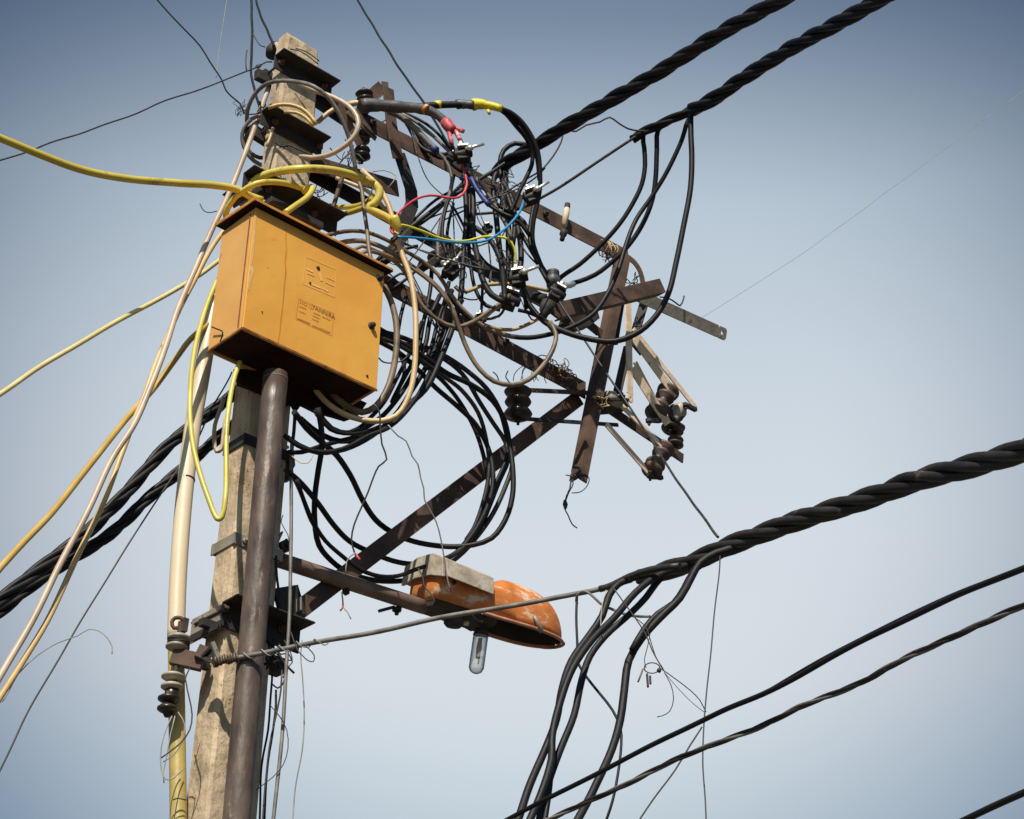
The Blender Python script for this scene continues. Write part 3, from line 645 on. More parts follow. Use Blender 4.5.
# pin insulator and strap by the pole top
shackle('black shackle insulator right of the pole top, under the thick cable end', (363, 133), (362, 158), -.05, 8.5, 'porcelain', 4)
shackle('black insulator head half hidden behind the thick cable end', (364, 92), (366, 110), -.01, 9, 'porcelain', 3)
o = thing('insulator_strap', pl(385, 88, -.04), 'bent brown strap looped over the thick cable end right of the pole', 'strap')
m1 = MB(); P = [pl(371, 97, -.02), pl(376, 92, -.02), pl(382, 87, -.03), pl(388, 88, -.04), pl(389, 98, -.04), pl(391, 120, -.04), pl(394, 140, -.05), pl(398, 158, -.05)]
for a_, b_ in zip(P, P[1:]): m1.bar(a_, b_+(b_-a_)*.06, .062, .009, -B)
m1.build('upper_strap', 'rust_steel', o, bevel=.001)
m1 = MB(); P = [pl(399, 153, -.02), pl(404, 168, -.02), pl(411, 190, -.03), pl(412, 205, -.03), pl(407, 217, -.03), pl(400, 228, -.03)]
for a_, b_ in zip(P, P[1:]): m1.bar(a_, b_+(b_-a_)*.08, .066, .012, -B)
m1.build('lower_strap', 'dark_steel', o, bevel=.001)
strap('dark strap from the pole top down to the black shackle insulator', (336, 98), (360, 145), -.07, 7, 'rust_steel', hole=False)
strap('pale brown strap crossing under the thick cable end', (347, 112), (376, 139), -.09, 7, 'rust_steel', hole=False)
strap('rusty rod hanging from the short arm beside the yellow loop', (342, 178), (333, 208), -.12, 3.6, 'rust_steel', hole=False, th=.014)
# pin insulator standing on the upper crossarm
o = thing('pin_insulator', pl(563, 238, -.05), 'lone tan pin with black tip bolted through the upper crossarm', 'insulator pin')
m1 = MB(); m1.lathe(pl(564, 226, -.04), pl(567, 208, -.04), [(0, .015), (.9, .017), (1, .012)], 12); m1.build('sleeve', 'tan_steel', o)
m1 = MB(); m1.lathe(pl(567, 209, -.04), pl(567.6, 204, -.04), [(0, .013), (.2, .015), (1, .014)], 10); m1.lathe(pl(562, 240, -.04), pl(564, 231, -.04), [(0, .013), (.5, .013), (.6, .02), (1, .02)], 6); m1.build('bolt', 'dark_steel', o)
# bent strip at post head
o = thing('bent_strip', pl(632, 256, -.03), 'thin bent brown strip curling from the far post head to the flat bar', 'strap')
m1 = MB(); P = spline([pl(626, 256, -.03), pl(634, 262, -.03), (pl(640, 271, -.03)), pl(643, 283, -.03)], .03)
for a_, b_ in zip(P, P[1:]): m1.bar(a_, b_+(b_-a_)*.1, .034, .005, -B)
m1.build('strip', 'rust_steel', o)

# ------------------------------------------------------------------ street light
AO = .03
pa0 = pl(279, 560, AO-.02); pa1 = pl(424, 607, AO-.02)
o = thing('light_bracket', pa0, 'brown steel tube arm reaching right from the pole to the orange street light', 'pipe arm')
m1 = MB(); m1.tube([pa0.lerp(pa1, i/12) for i in range(13)], .0305, 22); m1.build('tube', 'arm_brown', o)
m1 = MB(); m1.bar(pl(379, 611, AO), pl(394, 607, AO), .012, .012); bolt(m1, pl(397, 608, AO), -Z, .012, .03); m1.build('stub', 'dark_steel', o)
# lamp: local frame x along A (slightly as the arm), y = -B towards the camera, z up
X = (pa1-pa0).normalized(); Yv = -B; Yv = (Yv-X*Yv.dot(X)).normalized(); Zv = X.cross(Yv)
if Zv.z < 0: Zv = -Zv
RL = math.radians(9); Yv, Zv = Yv*math.cos(RL)-Zv*math.sin(RL), Zv*math.cos(RL)+Yv*math.sin(RL)   # hangs rolled towards the street
def along(px, py, off=AO-.02):    # distance along X of a picture point
    return (pl(px, py, off)-pa1).dot(X)
LO = pa1 - X*.012 + Zv*.030
def lp(x, y, z): return LO+X*x+Yv*y+Zv*z
LEN = along(557, 640)+.005
lamp = thing('street_light', LO, 'faded orange street light with grey cement slab on top and bare tube lamp below', 'street light')
# shell: sections along its length
secs = []; NS = 36; NK = 22
def prof(u):
    # u 0..1 along the shell -> half width, height of crown, rim z
    rear = .42
    if u < rear:
        w_ = .094+.014*(u/rear); h = .158-.012*(u/rear); ex = 4.6
    else:
        v = (u-rear)/(1-rear)
        w_ = .108+.018*math.sin(min(1, v*1.6)*math.pi*.5) if v < .35 else None
        if w_ is None:
            q = (v-.35)/.65; w_ = (.108+.018*math.sin(.56*math.pi*.5))*math.sqrt(max(0, 1-q**2.8))
        b = min(1, v/.22); h0 = .146; bump = .205*(b*b*(3-2*b))+h0*(1-(b*b*(3-2*b)))
        q = max(0, (v-.25)/.75); h = bump*(max(0, 1-q**3.6))**.5; ex = 2.1+2.5*(1-b)
    return w_, h, ex
vs = []; fs = []
us = [0, .004, .02]+[.02+.98*(1-(1-i/NS)**1.6) for i in range(1, NS+1)]
for iu, u in enumerate(us):
    w_, h, ex = prof(min(u, .9995)); 
    if iu == 0: w_, h = w_*.93, h*.93
    for k in range(NK+1):
        a = math.pi*k/NK; ca, sa = math.cos(a), math.sin(a)
        vs.append(lp(LEN*u, -w_*(abs(ca)**(2/ex))*(1 if ca >= 0 else -1), max(0, h*(abs(sa)**(2/ex)))-.012))
M_ = NK+1
for i in range(len(us)-1):
    for k in range(NK): fs.append((i*M_+k, i*M_+k+1, (i+1)*M_+k+1, (i+1)*M_+k))
fs.append(tuple(range(M_))[::-1])
mb = MB(); mb.add(vs, fs, True); shell = mb.build('shell', 'lamp_orange', lamp)
so_ = shell.modifiers.new('thick', 'SOLIDIFY'); so_.thickness = .004; so_.offset = -1
# inside lining, a bit smaller, dark
vs2 = []
for u in us:
    w_, h, ex = prof(min(u, .9995)); u2 = .012+.976*u
    for k in range(M_):
        a = math.pi*k/NK; ca, sa = math.cos(a), math.sin(a)
        vs2.append(lp(LEN*u2, -(w_*.95-.001)*(abs(ca)**(2/ex))*(1 if ca >= 0 else -1), max(0, (h*.9)*(abs(sa)**(2/ex)))-.010))
mb = MB(); mb.add(vs2, fs, True); mb.build('reflector', 'lamp_inside', lamp)
# gear tray closing the rear half from below, slopes down a little
mb = MB(); tp = [(.002, .088, -.013), (LEN*.40, .100, -.013), (LEN*.44, .096, -.020)]
mb.add([lp(x, s*y, z) for x, y, z in tp for s in (-1, 1)]+[lp(x, s*y*.8, z-.022) for x, y, z in tp for s in (-1, 1)], [(0, 1, 3, 2), (2, 3, 5, 4), (6, 8, 9, 7), (8, 10, 11, 9), (0, 2, 8, 6), (2, 4, 10, 8), (1, 7, 9, 3), (3, 9, 11, 5), (0, 6, 7, 1), (4, 5, 11, 10)])
mb.build('gear_tray', 'lamp_inside', lamp)
# rim flange following the outline of the front part
rim = []
for sgn in (1, -1):
    seg = [u for u in us if u > .30]
    if sgn == -1: seg = seg[::-1]
    for u in seg:
        w_, h, ex = prof(min(u, .9995)); rim.append(lp(LEN*u+(.008 if u > .97 else 0), sgn*(w_+.006), -.014))
m1 = MB(); m1.tube(rim, .0075, 8); m1.build('rim', 'lamp_edge', lamp)
# lip plate
# cement slab cap
def cap(mb):
    z0 = .113; z1 = .178
    prof_ = [(-.128, z0-.030), (-.115, z1-.02), (-.035, z1+.008), (.05, z1+.010), (.118, z1-.020), (.130, z0-.032), (.112, z0-.026), (.02, z0+.045), (-.10, z0-.02)]
    L0, L1 = .002, LEN*.345
    n = len(prof_); vs = []
    for j, x in enumerate((L0, L0+(L1-L0)*.5, L1)):
        for y, z in prof_: vs.append(lp(x+(.01 if y > .1 else 0), y, z-.006*j+random.uniform(-.002, .002)))
    fs = [(j*n+k, j*n+(k+1) % n, (j+1)*n+(k+1) % n, (j+1)*n+k) for j in range(2) for k in range(n)]+[tuple(range(n))[::-1], tuple(2*n+k for k in range(n))]
    mb.add(vs, fs); return mb
c_ = cap(MB()).build('cement_slab', 'cement_cap', lamp, bevel=.004)
m1 = MB(); ep = [(-.132, .078), (-.122, .160), (-.04, .188), (.06, .188), (.122, .158), (.134, .074), (.05, .094), (-.05, .096)]
m1.add([lp(.000, y, z) for y, z in ep]+[lp(-.016, y*1.02, z-.003) for y, z in ep], [tuple(range(8)), tuple(range(15, 7, -1))]+[(i, (i+1) % 8, 8+(i+1) % 8, 8+i) for i in range(8)]); m1.build('slab_end', 'cement_cap', lamp, bevel=.003)
# lamp holder, tube, latches
m1 = MB(); m1.lathe(lp(LEN*.20, .03, -.02), lp(LEN*.20, .03, -.085), [(0, .040), (.8, .042), (.9, .036), (1, .03)], 18); m1.build('lamp_holder', 'lamp_inside', lamp)
m1 = MB(); m1.lathe(lp(LEN*.30, .02, -.03), lp(LEN*.30, .02, -.055), [(0, .012), (1, .012)], 12); m1.build('lamp_socket', 'silver', lamp)
gm = bpy.data.materials.new('glass'); gm.use_nodes = True; gb = gm.node_tree.nodes['Principled BSDF']
gb.inputs['Base Color'].default_value = (.80, .79, .75, 1); gb.inputs['Roughness'].default_value = .22; gb.inputs['Transmission Weight'].default_value = .75; gb.inputs['IOR'].default_value = 1.18
MATS['glass'] = gm
def at_lamp(px, py, yy):   # point on the vertical sheet y = yy of the lamp
    d = ray(px, py); k = (LO+Yv*yy-CAM).dot(Yv)/d.dot(Yv); return CAM+d*k
g0 = at_lamp(481, 634, .02); g1 = at_lamp(475.5, 674, .02)
tube = thing
m1 = MB(); m1.lathe(g0, g1, [(0, .030), (.1, .032), (.85, .032), (.93, .026), (.98, .014), (1, .003)], 24); gl = m1.build('glass_tube', 'glass', lamp)
m1 = MB(); gd = (g1-g0); m1.tube([g0+gd*.1+X*.006, g0+gd*.75+X*.006], .003, 6); m1.lathe(g0+gd*.12, g0+gd*.62, [(0, .007), (.5, .010), (1, .007)], 12); m1.build('burner', 'porcelain_pale', gl)
m1 = MB(); m1.lathe(g0-gd*.12, g0+gd*.04, [(0, .026), (1, .034)], 18); m1.build('socket_ring', 'lamp_inside', lamp)
m1 = MB()
u = .70; w_, h, ex = prof(u)
m1.tube(spline([lp(LEN*u-.02, w_*.97, .04), lp(LEN*u-.015, w_+.010, .02), lp(LEN*u, w_+.014, -.004), lp(LEN*u+.02, w_+.008, -.02)], .01), .010, 8); m1.build('latch', 'zinc_steel', lamp)
m1 = MB()
for k in range(3): c = lp(LEN*(.90+.02*k), .04, -.03); m1.tube([c+V((math.cos(a)*.008, 0, math.sin(a)*.012)) for a in [i*.6 for i in range(10)]], .0012, 5)
m1.build('wire_hook', 'thin_wire', lamp)
m1 = MB(); m1.tube(spline([lp(LEN*.23, .09, -.015), lp(LEN*.27, .10, -.045), lp(LEN*.32, .10, -.050), lp(LEN*.35, .095, -.02)], .01), .003, 6); m1.build('wire_loop', 'thin_wire', lamp)
# nut on the rear housing
m1 = MB(); bolt(m1, lp(LEN*.10, .100, .075), Yv, .006, .01); m1.build('screw', 'dark_steel', lamp)

# ------------------------------------------------------------------ left tan pipe and the porcelain rack
P = path([(179, 860), (178, 790), (177, 720), (176, 640), (178, 580), (184, 500), (193, 425), (201, 380), (207, 345), (215, 300)], Y=(6.42, 6.46, 6.50, 6.58))
Pl = P[:]; d0 = (P[0]-P[1]).normalized(); Pl = [P[0]+d0*((P[0].z-.02)/-d0.z)]+P
pipe = thing('service_pipe', V((Pl[0].x, Pl[0].y, 0)), 'bowed cream plastic pipe left of the pole, yellowed towards the bottom', 'pipe')
jn = 3   # joint below the porcelain rack
up_ = spline(P[3:], .04); lo_ = spline(Pl[:5], .04)
r1 = px2m(17.5, P[4])/2
mat('pipe_cream', (.58, .47, .31), (.72, .61, .45), 4, .4, .1, spots=(.42, .32, .19), spotfac=.54, spotscale=5, stretch=(1, 1, .3))
mat('pipe_yellow', (.36, .27, .07), (.52, .41, .15), 4, .4, .2, spots=(.34, .26, .10), spotfac=.58, spotscale=5)
MB().tube(up_, r1, 24).build('upper_pipe', 'pipe_cream', pipe)
MB().tube(lo_, r1*.92, 24).build('lower_pipe', 'pipe_yellow', pipe)
q = P[5].lerp(P[6], .25); dq = (P[6]-P[5]).normalized()
MB().tube([q, q+dq*.008], r1*1.03, 20).build('tie_wire', 'dark_steel', pipe)
# porcelain rack in front of the pipe: spindle, three spools, bracket to the pole
YR = 6.36
def ry(px, py, y=YR): return aty(px, py, y)
rk = thing('insulator_rack', ry(185, 660), 'dark bracket on the left of the pole holding four pale porcelain spools', 'insulator')
m1 = MB(); m1.bar(ry(196, 660, 6.37), ry(208, 664, 6.42), .025, .05); m1.build('pole_plate', 'dark_steel', rk, bevel=.002)
m1 = MB(); m1.bar(ry(172, 656), ry(203, 663), .03, .062); m1.build('bracket_arm', 'rust_steel', rk, bevel=.002)
m1 = MB(); m1.tube([ry(181, 622), ry(171, 716)], .010, 10); m1.build('spindle', 'dark_steel', rk)
for (x, y, r, mt) in ((179, 638.5, 11.7, 'porcelain_pale'), (177, 647, 11.5, 'porcelain_pale'), (173, 677, 11.7, 'porcelain_pale'), (172, 687, 11.3, 'porcelain_pale'), (169, 699, 11.3, 'porcelain'), (167.5, 709, 10.5, 'porcelain')):
    c = ry(x, y); ax = (ry(181, 622)-ry(171, 716)).normalized(); rr = px2m(r, c)
    m1 = MB(); m1.lathe(c-ax*.014, c+ax*.014, [(0, rr*.5), (.2, rr*.8), (.4, rr), (.65, rr), (.85, rr*.8), (1, rr*.45)], 26); m1.build('spool', mt, rk)
m1 = MB(); m1.lathe(ry(173, 687), ry(170, 702), [(0, .026), (1, .026)], 16); m1.build('neck', 'porcelain', rk)
m1 = MB(); m1.lathe(ry(168, 706), ry(166.5, 717), [(0, .03), (.4, .022), (1, .008)], 14); m1.build('tip', 'dark_steel', rk)
m1 = MB()
for k in range(5): 
    c = ry(178.5, 640.5+1.6*k); rr = px2m(10.6, c); ax = (ry(181, 622)-ry(171, 716)).normalized(); u1 = ax.orthogonal().normalized(); w1 = ax.cross(u1)
    m1.tube([c+(u1*math.cos(a)+w1*math.sin(a))*rr+ax*.006*math.sin(a*1.0+k) for a in [i*math.pi/12 for i in range(25)]], .0028, 6)
m1.build('wire_winding', 'dark_steel', rk)
m1 = MB(); m1.tube(spline([ry(180, 627), ry(174, 628), ry(172, 622), ry(175, 618), ry(181, 618), ry(184, 621)], .01), .0075, 10); m1.bar(ry(183, 632), ry(185, 619), .028, .02, A); m1.build('eye_hook', 'rust_steel', rk)
# fork holding the service wire on the pole face
o = thing('service_clamp', pl(216, 655, -.16), 'rusty forked clamp on the pole face where the service wire is tied', 'bracket')
m1 = MB(); m1.bar(pl(197, 651, -.04), pl(207, 655, -.06), .03, .05); m1.build('plate', 'rust_steel', o, bevel=.002)
m1 = MB(); m1.bar(pl(203, 657, -.10), pl(214, 646, -.17), .018, .014); m1.bar(pl(203, 657, -.10), pl(217, 664, -.17), .018, .014); m1.tube([pl(213, 644, -.17), pl(216, 667, -.17)], .010, 8); m1.build('fork', 'dark_steel', o, bevel=.001)
m1 = MB(); m1.bar(pl(212, 642, -.18), pl(220, 662, -.18), .010, .018); m1.build('pin', 'zinc_steel', o)
# ================================================================== twisted line cables
GT = 'black twisted line cables'
twisted('black twisted cable bundle leaving the top edge, the farther left of the two upper ones', [(790, -6), (740, 22), (700, 46), (660, 71), (620, 95), (580, 118), (556, 132), (532, 148), (508, 162), (494, 174)], 15, Y=(5.4, 7.2), ext=(9, 0), group=GT, pitch=10.5)
twisted('black twisted cable bundle from the top edge at the right that frays into hanging loops', [(892, -7), (830, 27), (780, 55), (740, 80), (715, 98), (692, 110)], 15.5, Y=(5.4, 6.8), ext=(9, 0), group=GT, pitch=10.5, ph0=1)
twisted('thinning twisted tail where the right upper bundle meets its brown carrier wire', [(722, 95), (694, 109), (668, 121), (645, 131), (632, 139)], 10.5, Y=(6.75, 7.05), group=GT, n=3, pitch=8)
twisted('thick black twisted cable crossing the right side at mid height above the street light', [(1075, 424), (1024, 449), (970, 466), (920, 480), (870, 497), (820, 513), (770, 531), (720, 549), (690, 563), (664, 571), (642, 578)], 22, Y=(4.1, 5.9), ext=(5, 0), group=GT, pitch=9.5, ph0=.5, m='black_dusty')
twisted('upper of the two black twisted bundles leaving the pole to the left edge', [(262, 372), (240, 389), (214, 410), (190, 428), (165, 449), (145, 471), (120, 499), (85, 535), (50, 561), (0, 600)], 14, Y=(7.0, 6.5), ext=(0, 8), group=GT, pitch=11)
twisted('lower of the two black twisted bundles leaving the pole to the left edge', [(252, 410), (230, 428), (205, 449), (180, 471), (150, 497), (115, 530), (80, 554), (50, 573), (25, 591), (0, 611)], 13, Y=(7.0, 6.6), ext=(0, 8), group=GT, pitch=11, ph0=2)
twisted('thin twisted grey brown cable crossing the lower right corner, the lower of two', [(528, 829), (585, 803), (625, 785), (670, 762), (720, 742), (764, 725), (800, 707), (860, 683), (900, 661), (950, 638), (1024, 605)], 6.6, Y=(5.2, 3.6), ext=(6, 5), n=3, pitch=20, mats=['black_dusty', 'grey_cable', 'black_dusty'])
cable('black line crossing the lower right corner, the upper of two', [(490, 829), (560, 792), (620, 762), (670, 736), (720, 712), (764, 694), (830, 658), (890, 627), (940, 603), (1024, 568)], 5.6, 'black_matt', Y=(5.4, 3.4), ext=(6, 5), group='single black lines')
cable('second core running side by side with the upper lower-right line', [(764, 692.5), (830, 655.5), (890, 624), (940, 601), (1024, 566.5)], 4.0, 'black_matt', Y=(4.45, 3.42), ext=(0, 5))
cable('black cable cutting the very bottom right corner', [(945, 829), (985, 811), (1040, 785)], 7, 'black_matt', Y=(3.6, 3.3), ext=(4, 4), group='single black lines')
# ---- cores that leave the thick twisted cable and hang down
GD = 'black cores hanging down from the thick twisted cable'
cable('leftmost black core hanging from the fray of the thick twisted cable', [(690, 566), (660, 573), (636, 577), (619, 584), (609, 596), (602, 616), (590, 634), (572, 660), (562, 690), (556, 720), (545, 750), (530, 785), (516, 825)], 7.5, 'black_matt', Y=(5.75, 5.6, 5.4), ext=(0, 2.5), group=GD)
cable('black core wound round the leftmost hanging one', [(700, 562), (675, 569), (655, 577), (636, 592), (614, 618), (592, 640), (573, 668), (561, 700), (552, 735), (551, 760), (541, 795), (528, 825)], 7.5, 'black_matt', Y=(5.7, 5.5, 5.35), ext=(0, 2.5), group=GD)
cable('third black core from the left under the thick twisted cable', [(712, 556), (688, 563), (668, 572), (656, 584), (646, 598), (630, 614), (605, 636), (590, 656), (582, 680), (574, 715), (560, 750), (548, 785), (538, 825)], 7, 'black_matt', Y=(5.72, 5.6, 5.4), ext=(0, 2.5), group=GD)
cable('fourth core filling the thinning end of the thick twisted cable', [(680, 566), (650, 570), (628, 577), (612, 585), (600, 589)], 7, 'black_dusty', Y=(5.55, 5.75))
cable('rightmost black core hanging in an S from the thick twisted cable', [(740, 546), (716, 553), (700, 563), (691, 578), (680, 598), (660, 618), (642, 638), (629, 660), (624, 690), (620, 720), (612, 750), (596, 785), (572, 829)], 8, 'black_matt', Y=(5.5, 5.5, 5.3), ext=(0, 2.5), group=GD)
cable('short black core beside the rightmost hanging one', [(712, 558), (694, 570), (684, 588), (674, 603), (658, 614), (644, 630), (632, 650)], 6.5, 'black_matt', Y=(5.55, 5.48))
cable('fourth black core dropping behind the others to the bottom edge', [(560, 700), (552, 740), (550, 780), (544, 825)], 6, 'black_matt', Y=(5.5, 5.4), ext=(0, 2))
cable('thin black drop wire left of the fray, kinking right lower down', [(577, 597), (576, 618), (577, 642), (579, 664), (588, 678), (601, 695), (612, 710), (620, 728), (621, 745), (618, 775), (613, 800), (603, 829)], 2.8, 'black_matt', Y=(5.85, 5.6, 5.5), ext=(0, 2))
cable('thin brown grey wire hooked over the service wire beside the fray', [(577, 604), (577, 596), (583, 591), (591, 595), (600, 604), (615, 611), (632, 616), (650, 616.5)], 2.8, 'grey_cable', Y=(5.85, 5.6))
cable('ragged pale fibre hanging in the fray', [(606, 590), (602, 605), (601, 625), (603, 637)], .9, 'cream_pvc', Y=5.6)
# service wire
cable('grey brown service wire crossing the street light from pole clamp to thick twisted cable', [(214, 661), (232, 658.5), (270, 652), (320, 641.5), (380, 631), (440, 618), (500, 607.5), (560, 597), (600, 589.5), (632, 580)], 5.0, 'grey_cable', Y=(6.25, 6.0, 5.8), name='service_wire')
o = thing('tie_wire', aty(222, 660, 6.2), 'pale wire wrapped round the service wire just right of its clamp', 'wire')
coilwire(aty(216, 661, 6.24), aty(240, 657, 6.22), 9, .014, .0042, 'brown_cable', 'winding', o)
coilwire(aty(240, 657, 6.22), aty(330, 639.5, 6.1), 5, .013, .0022, 'grey_wire', 'loose_winding', o)
cable('thin grey loop dangling from the service wire beside the pole', [(291, 632), (298, 650), (302, 655), (308, 661), (313, 662), (314, 656), (309, 649), (304, 644)], 1.2, 'thin_wire', Y=6.1)
# ---- loops hanging from upper right bundle
GU = 'black loops hanging from the frayed upper bundle'
cable('first black loop left below the frayed upper bundle', [(668, 124), (650, 129), (643, 136), (644, 148), (645, 165), (642, 184), (632, 205), (618, 226), (600, 246), (580, 264), (562, 276), (554, 284)], 4.8, 'black_pvc', Y=(7.0, 7.3), group=GU)
cable('second black loop below the fray that ends at the silver clamp by the knee plate', [(690, 114), (668, 121), (658, 130), (657, 150), (656, 175), (652, 200), (642, 225), (628, 246), (612, 262), (595, 275), (578, 282), (566, 285)], 5, 'black_pvc', Y=(6.95, 7.3), group=GU)
cable('black loop from the fray slanting across the far post and sweeping left', [(724, 95), (700, 107), (689, 118), (682, 140), (668, 170), (652, 196), (637, 218), (626, 245), (618, 270), (608, 293), (594, 313), (577, 324), (555, 333), (528, 338), (505, 335), (480, 325), (462, 312), (450, 295), (446, 285)], 4.8, 'black_pvc', Y=(6.85, 7.1, 7.0, 6.9), group=GU)
cable('longest black loop on the right, hanging free and sweeping under the channel stub', [(730, 89), (704, 102), (692, 112), (691, 130), (692, 155), (690, 190), (684, 225), (676, 262), (668, 295), (657, 315), (640, 331), (615, 341), (590, 339), (565, 332), (545, 322), (530, 306), (522, 290), (520, 282)], 6, 'black_pvc', Y=(6.8, 6.9, 7.0), group=GU)
cable('straight brown carrier wire from the frayed bundle down left to the crossarm clamp', [(648, 129), (600, 160), (560, 187), (541, 198), (520, 209), (475, 214)], 3.0, 'black_dusty', Y=(7.0, 7.3), group=None)
cable('brown carrier wire of the left upper bundle tied back to the crossarm', [(535, 146), (515, 157), (495, 170), (478, 180), (462, 190), (440, 205), (412, 226), (395, 240)], 4, 'black_dusty', Y=(7.15, 6.9))
cable('wavy thin black wire bridging the two upper bundles', [(572, 131), (576, 131), (586, 125), (600, 122), (610, 117.5), (618, 123), (628, 129), (640, 131), (650, 130)], 1.8, 'thin_wire', Y=(6.9, 7.0))
cable('thin black wire hooked under the left upper bundle', [(561, 131), (563, 136), (558, 149), (548, 163), (540, 171), (528, 178), (505, 192), (470, 208), (440, 222)], 1.8, 'thin_wire', Y=(7.0, 7.1))
# ---- left bundle cores down to the clamps
GV = 'black cores dropping from the left upper bundle into the clamps'
for lab, P, w_ in (
    ('core dropping leftmost from the end of the left upper bundle past the pink wire', [(500, 166), (494, 180), (494, 200), (497, 225), (500, 250), (503, 280)], 5),
    ('core in the middle dropping from the end of the left upper bundle', [(508, 160), (504, 178), (503, 200), (508, 225), (509, 250), (508, 285)], 5.5),
    ('core bulging right as it drops from the left upper bundle', [(520, 153), (507, 165), (506, 188), (513, 212), (519, 235), (521, 260), (517, 285)], 5),
    ('curled core making a tight bend over the end of the left upper bundle', [(530, 146), (515, 143), (504, 150), (500, 163), (502, 180), (512, 200), (515, 225), (511, 260), (512, 290)], 4.5),
    ('core crossing down right to the knee plate clamp', [(498, 190), (510, 212), (522, 235), (534, 255), (548, 275), (556, 288)], 4),
): cable('black '+lab, P, w_*1.15, 'black_pvc', Y=(7.15, 7.1), group=GV)
GH = 'heavy black cores falling through the middle of the tangle'
for lab, P, w_, m_ in (
    ('left one of the pair falling straight past the pink wire', [(462, 150), (464, 175), (466, 200), (466, 225), (464, 245), (463, 270), (460, 300), (452, 330), (440, 360), (425, 390), (405, 408)], 5, 'black_matt'),
    ('right one of the pair falling straight past the pink wire', [(468, 158), (471, 180), (473, 205), (473, 230), (477, 255), (482, 278), (492, 295), (505, 302)], 5.5, 'black_pvc'),
    ('thick one curving left to right into the black clamp body', [(470, 225), (482, 232), (492, 242), (500, 258), (503, 280), (505, 300)], 5, 'black_pvc'),
    ('one swinging left behind the tan jacket cable', [(452, 290), (444, 310), (440, 335), (430, 360), (412, 390), (395, 415), (372, 436), (345, 449), (318, 452), (298, 445), (284, 435)], 5, 'black_matt'),
    ('one swinging down from the knot at the crossarm to the pole', [(462, 300), (448, 325), (438, 350), (430, 375), (415, 400), (392, 422), (366, 437), (340, 441), (318, 432), (300, 418)], 5, 'black_pvc'),
    ('one rising from the coil behind the box to the crossarm', [(440, 295), (430, 320), (425, 345), (412, 375), (395, 402), (375, 422), (350, 433), (332, 428), (318, 412)], 4.5, 'black_matt'),
    ('thin stiff one dropping behind the tan jacket cable', [(406, 297), (400, 320), (397, 345), (405, 370), (395, 395)], 3.5, 'black_matt'),
    ('one dropping from the short arm to the lower crossarm', [(432, 268), (430, 290), (424, 320), (418, 350), (404, 378), (392, 402)], 4, 'black_pvc'),
): cable('black core, '+lab, P, w_*1.12, m_, Y=(6.95, 6.9, 6.75), group=GH)
# ---- big coil right of the pole
GC = 'black cables looping in the big coil right of the pole'
for lab, P, w_, ys, m_ in (
    ('rising from under the box and hugging the inner side', [(294, 412), (306, 428), (322, 442), (337, 455), (350, 475), (362, 500), (376, 520), (396, 534), (420, 543), (450, 547), (474, 545), (492, 538), (505, 520), (512, 497), (513, 470), (509, 440), (504, 420), (492, 400), (470, 384), (448, 374), (425, 358), (405, 345), (384, 335), (366, 328)], 5.6, (6.3, 7.2, 7.2, 6.6), 'black_pvc'),
    ('leaving the fuse holder and sweeping lowest but one past the brace', [(286, 470), (298, 480), (315, 500), (333, 524), (350, 541), (370, 552), (392, 561), (415, 564), (438, 561), (457, 552), (472, 535), (484, 515), (492, 492), (493, 470), (488, 448), (476, 425), (456, 405), (436, 388), (414, 366), (398, 352), (376, 340), (362, 334)], 5.2, (6.4, 7.2, 7.2, 6.7), 'black_pvc'),
    ('dropping from the box then sweeping lowest towards the lamp', [(318, 408), (321, 425), (322, 445), (318, 470), (315, 495), (315, 520), (319, 545), (331, 561), (346, 572), (368, 579), (392, 581), (413, 580)], 5.8, (6.35, 6.7, 7.28), 'black_matt'),
    ('thin wavy one running just above the lowest sweep', [(297, 480), (304, 500), (313, 522), (325, 541), (342, 556), (360, 569), (380, 576), (398, 576), (415, 570), (440, 561), (462, 549), (480, 522), (492, 492), (505, 462), (509, 445)], 4.4, (6.4, 6.8, 7.2, 7.28), 'black_pvc'),
    ('with a dusty stretch, outermost on the right where it crosses the brace', [(372, 330), (392, 334), (412, 341), (430, 349), (448, 358), (468, 372), (486, 388), (500, 410), (508, 440), (512, 465), (506, 485), (494, 512), (478, 535), (462, 552), (448, 563), (430, 572), (408, 577)], 5.0, (6.8, 7.28, 7.3), 'black_dusty'),
    ('second from the outside on the right side of the coil', [(370, 334), (392, 340), (416, 347), (440, 357), (462, 374), (480, 402), (494, 424), (505, 442), (508, 460), (500, 480), (488, 510), (474, 540), (452, 562), (432, 572)], 4.6, (6.75, 7.28, 7.3), 'black_dusty'),
    ('inner one crossing the coil top steeply before it reaches the brace', [(368, 322), (386, 332), (408, 350), (428, 368), (446, 384), (460, 402), (474, 428), (482, 450), (487, 472), (488, 490), (478, 520), (466, 540)], 4.4, (6.6, 7.2, 7.28), 'black_pvc'),
    ('short dusty one lying over the coil top behind the tan jacket cable', [(380, 338), (392, 342), (410, 352), (428, 366), (446, 378), (462, 390), (478, 412), (486, 440), (489, 470), (484, 500), (470, 535), (452, 556), (428, 570)], 4.4, (6.55, 7.2, 7.28), 'black_dusty'),
): cable('black coil cable '+lab, P, w_, m_, Y=ys, group=GC)
GB = 'black cables sagging under the orange box'
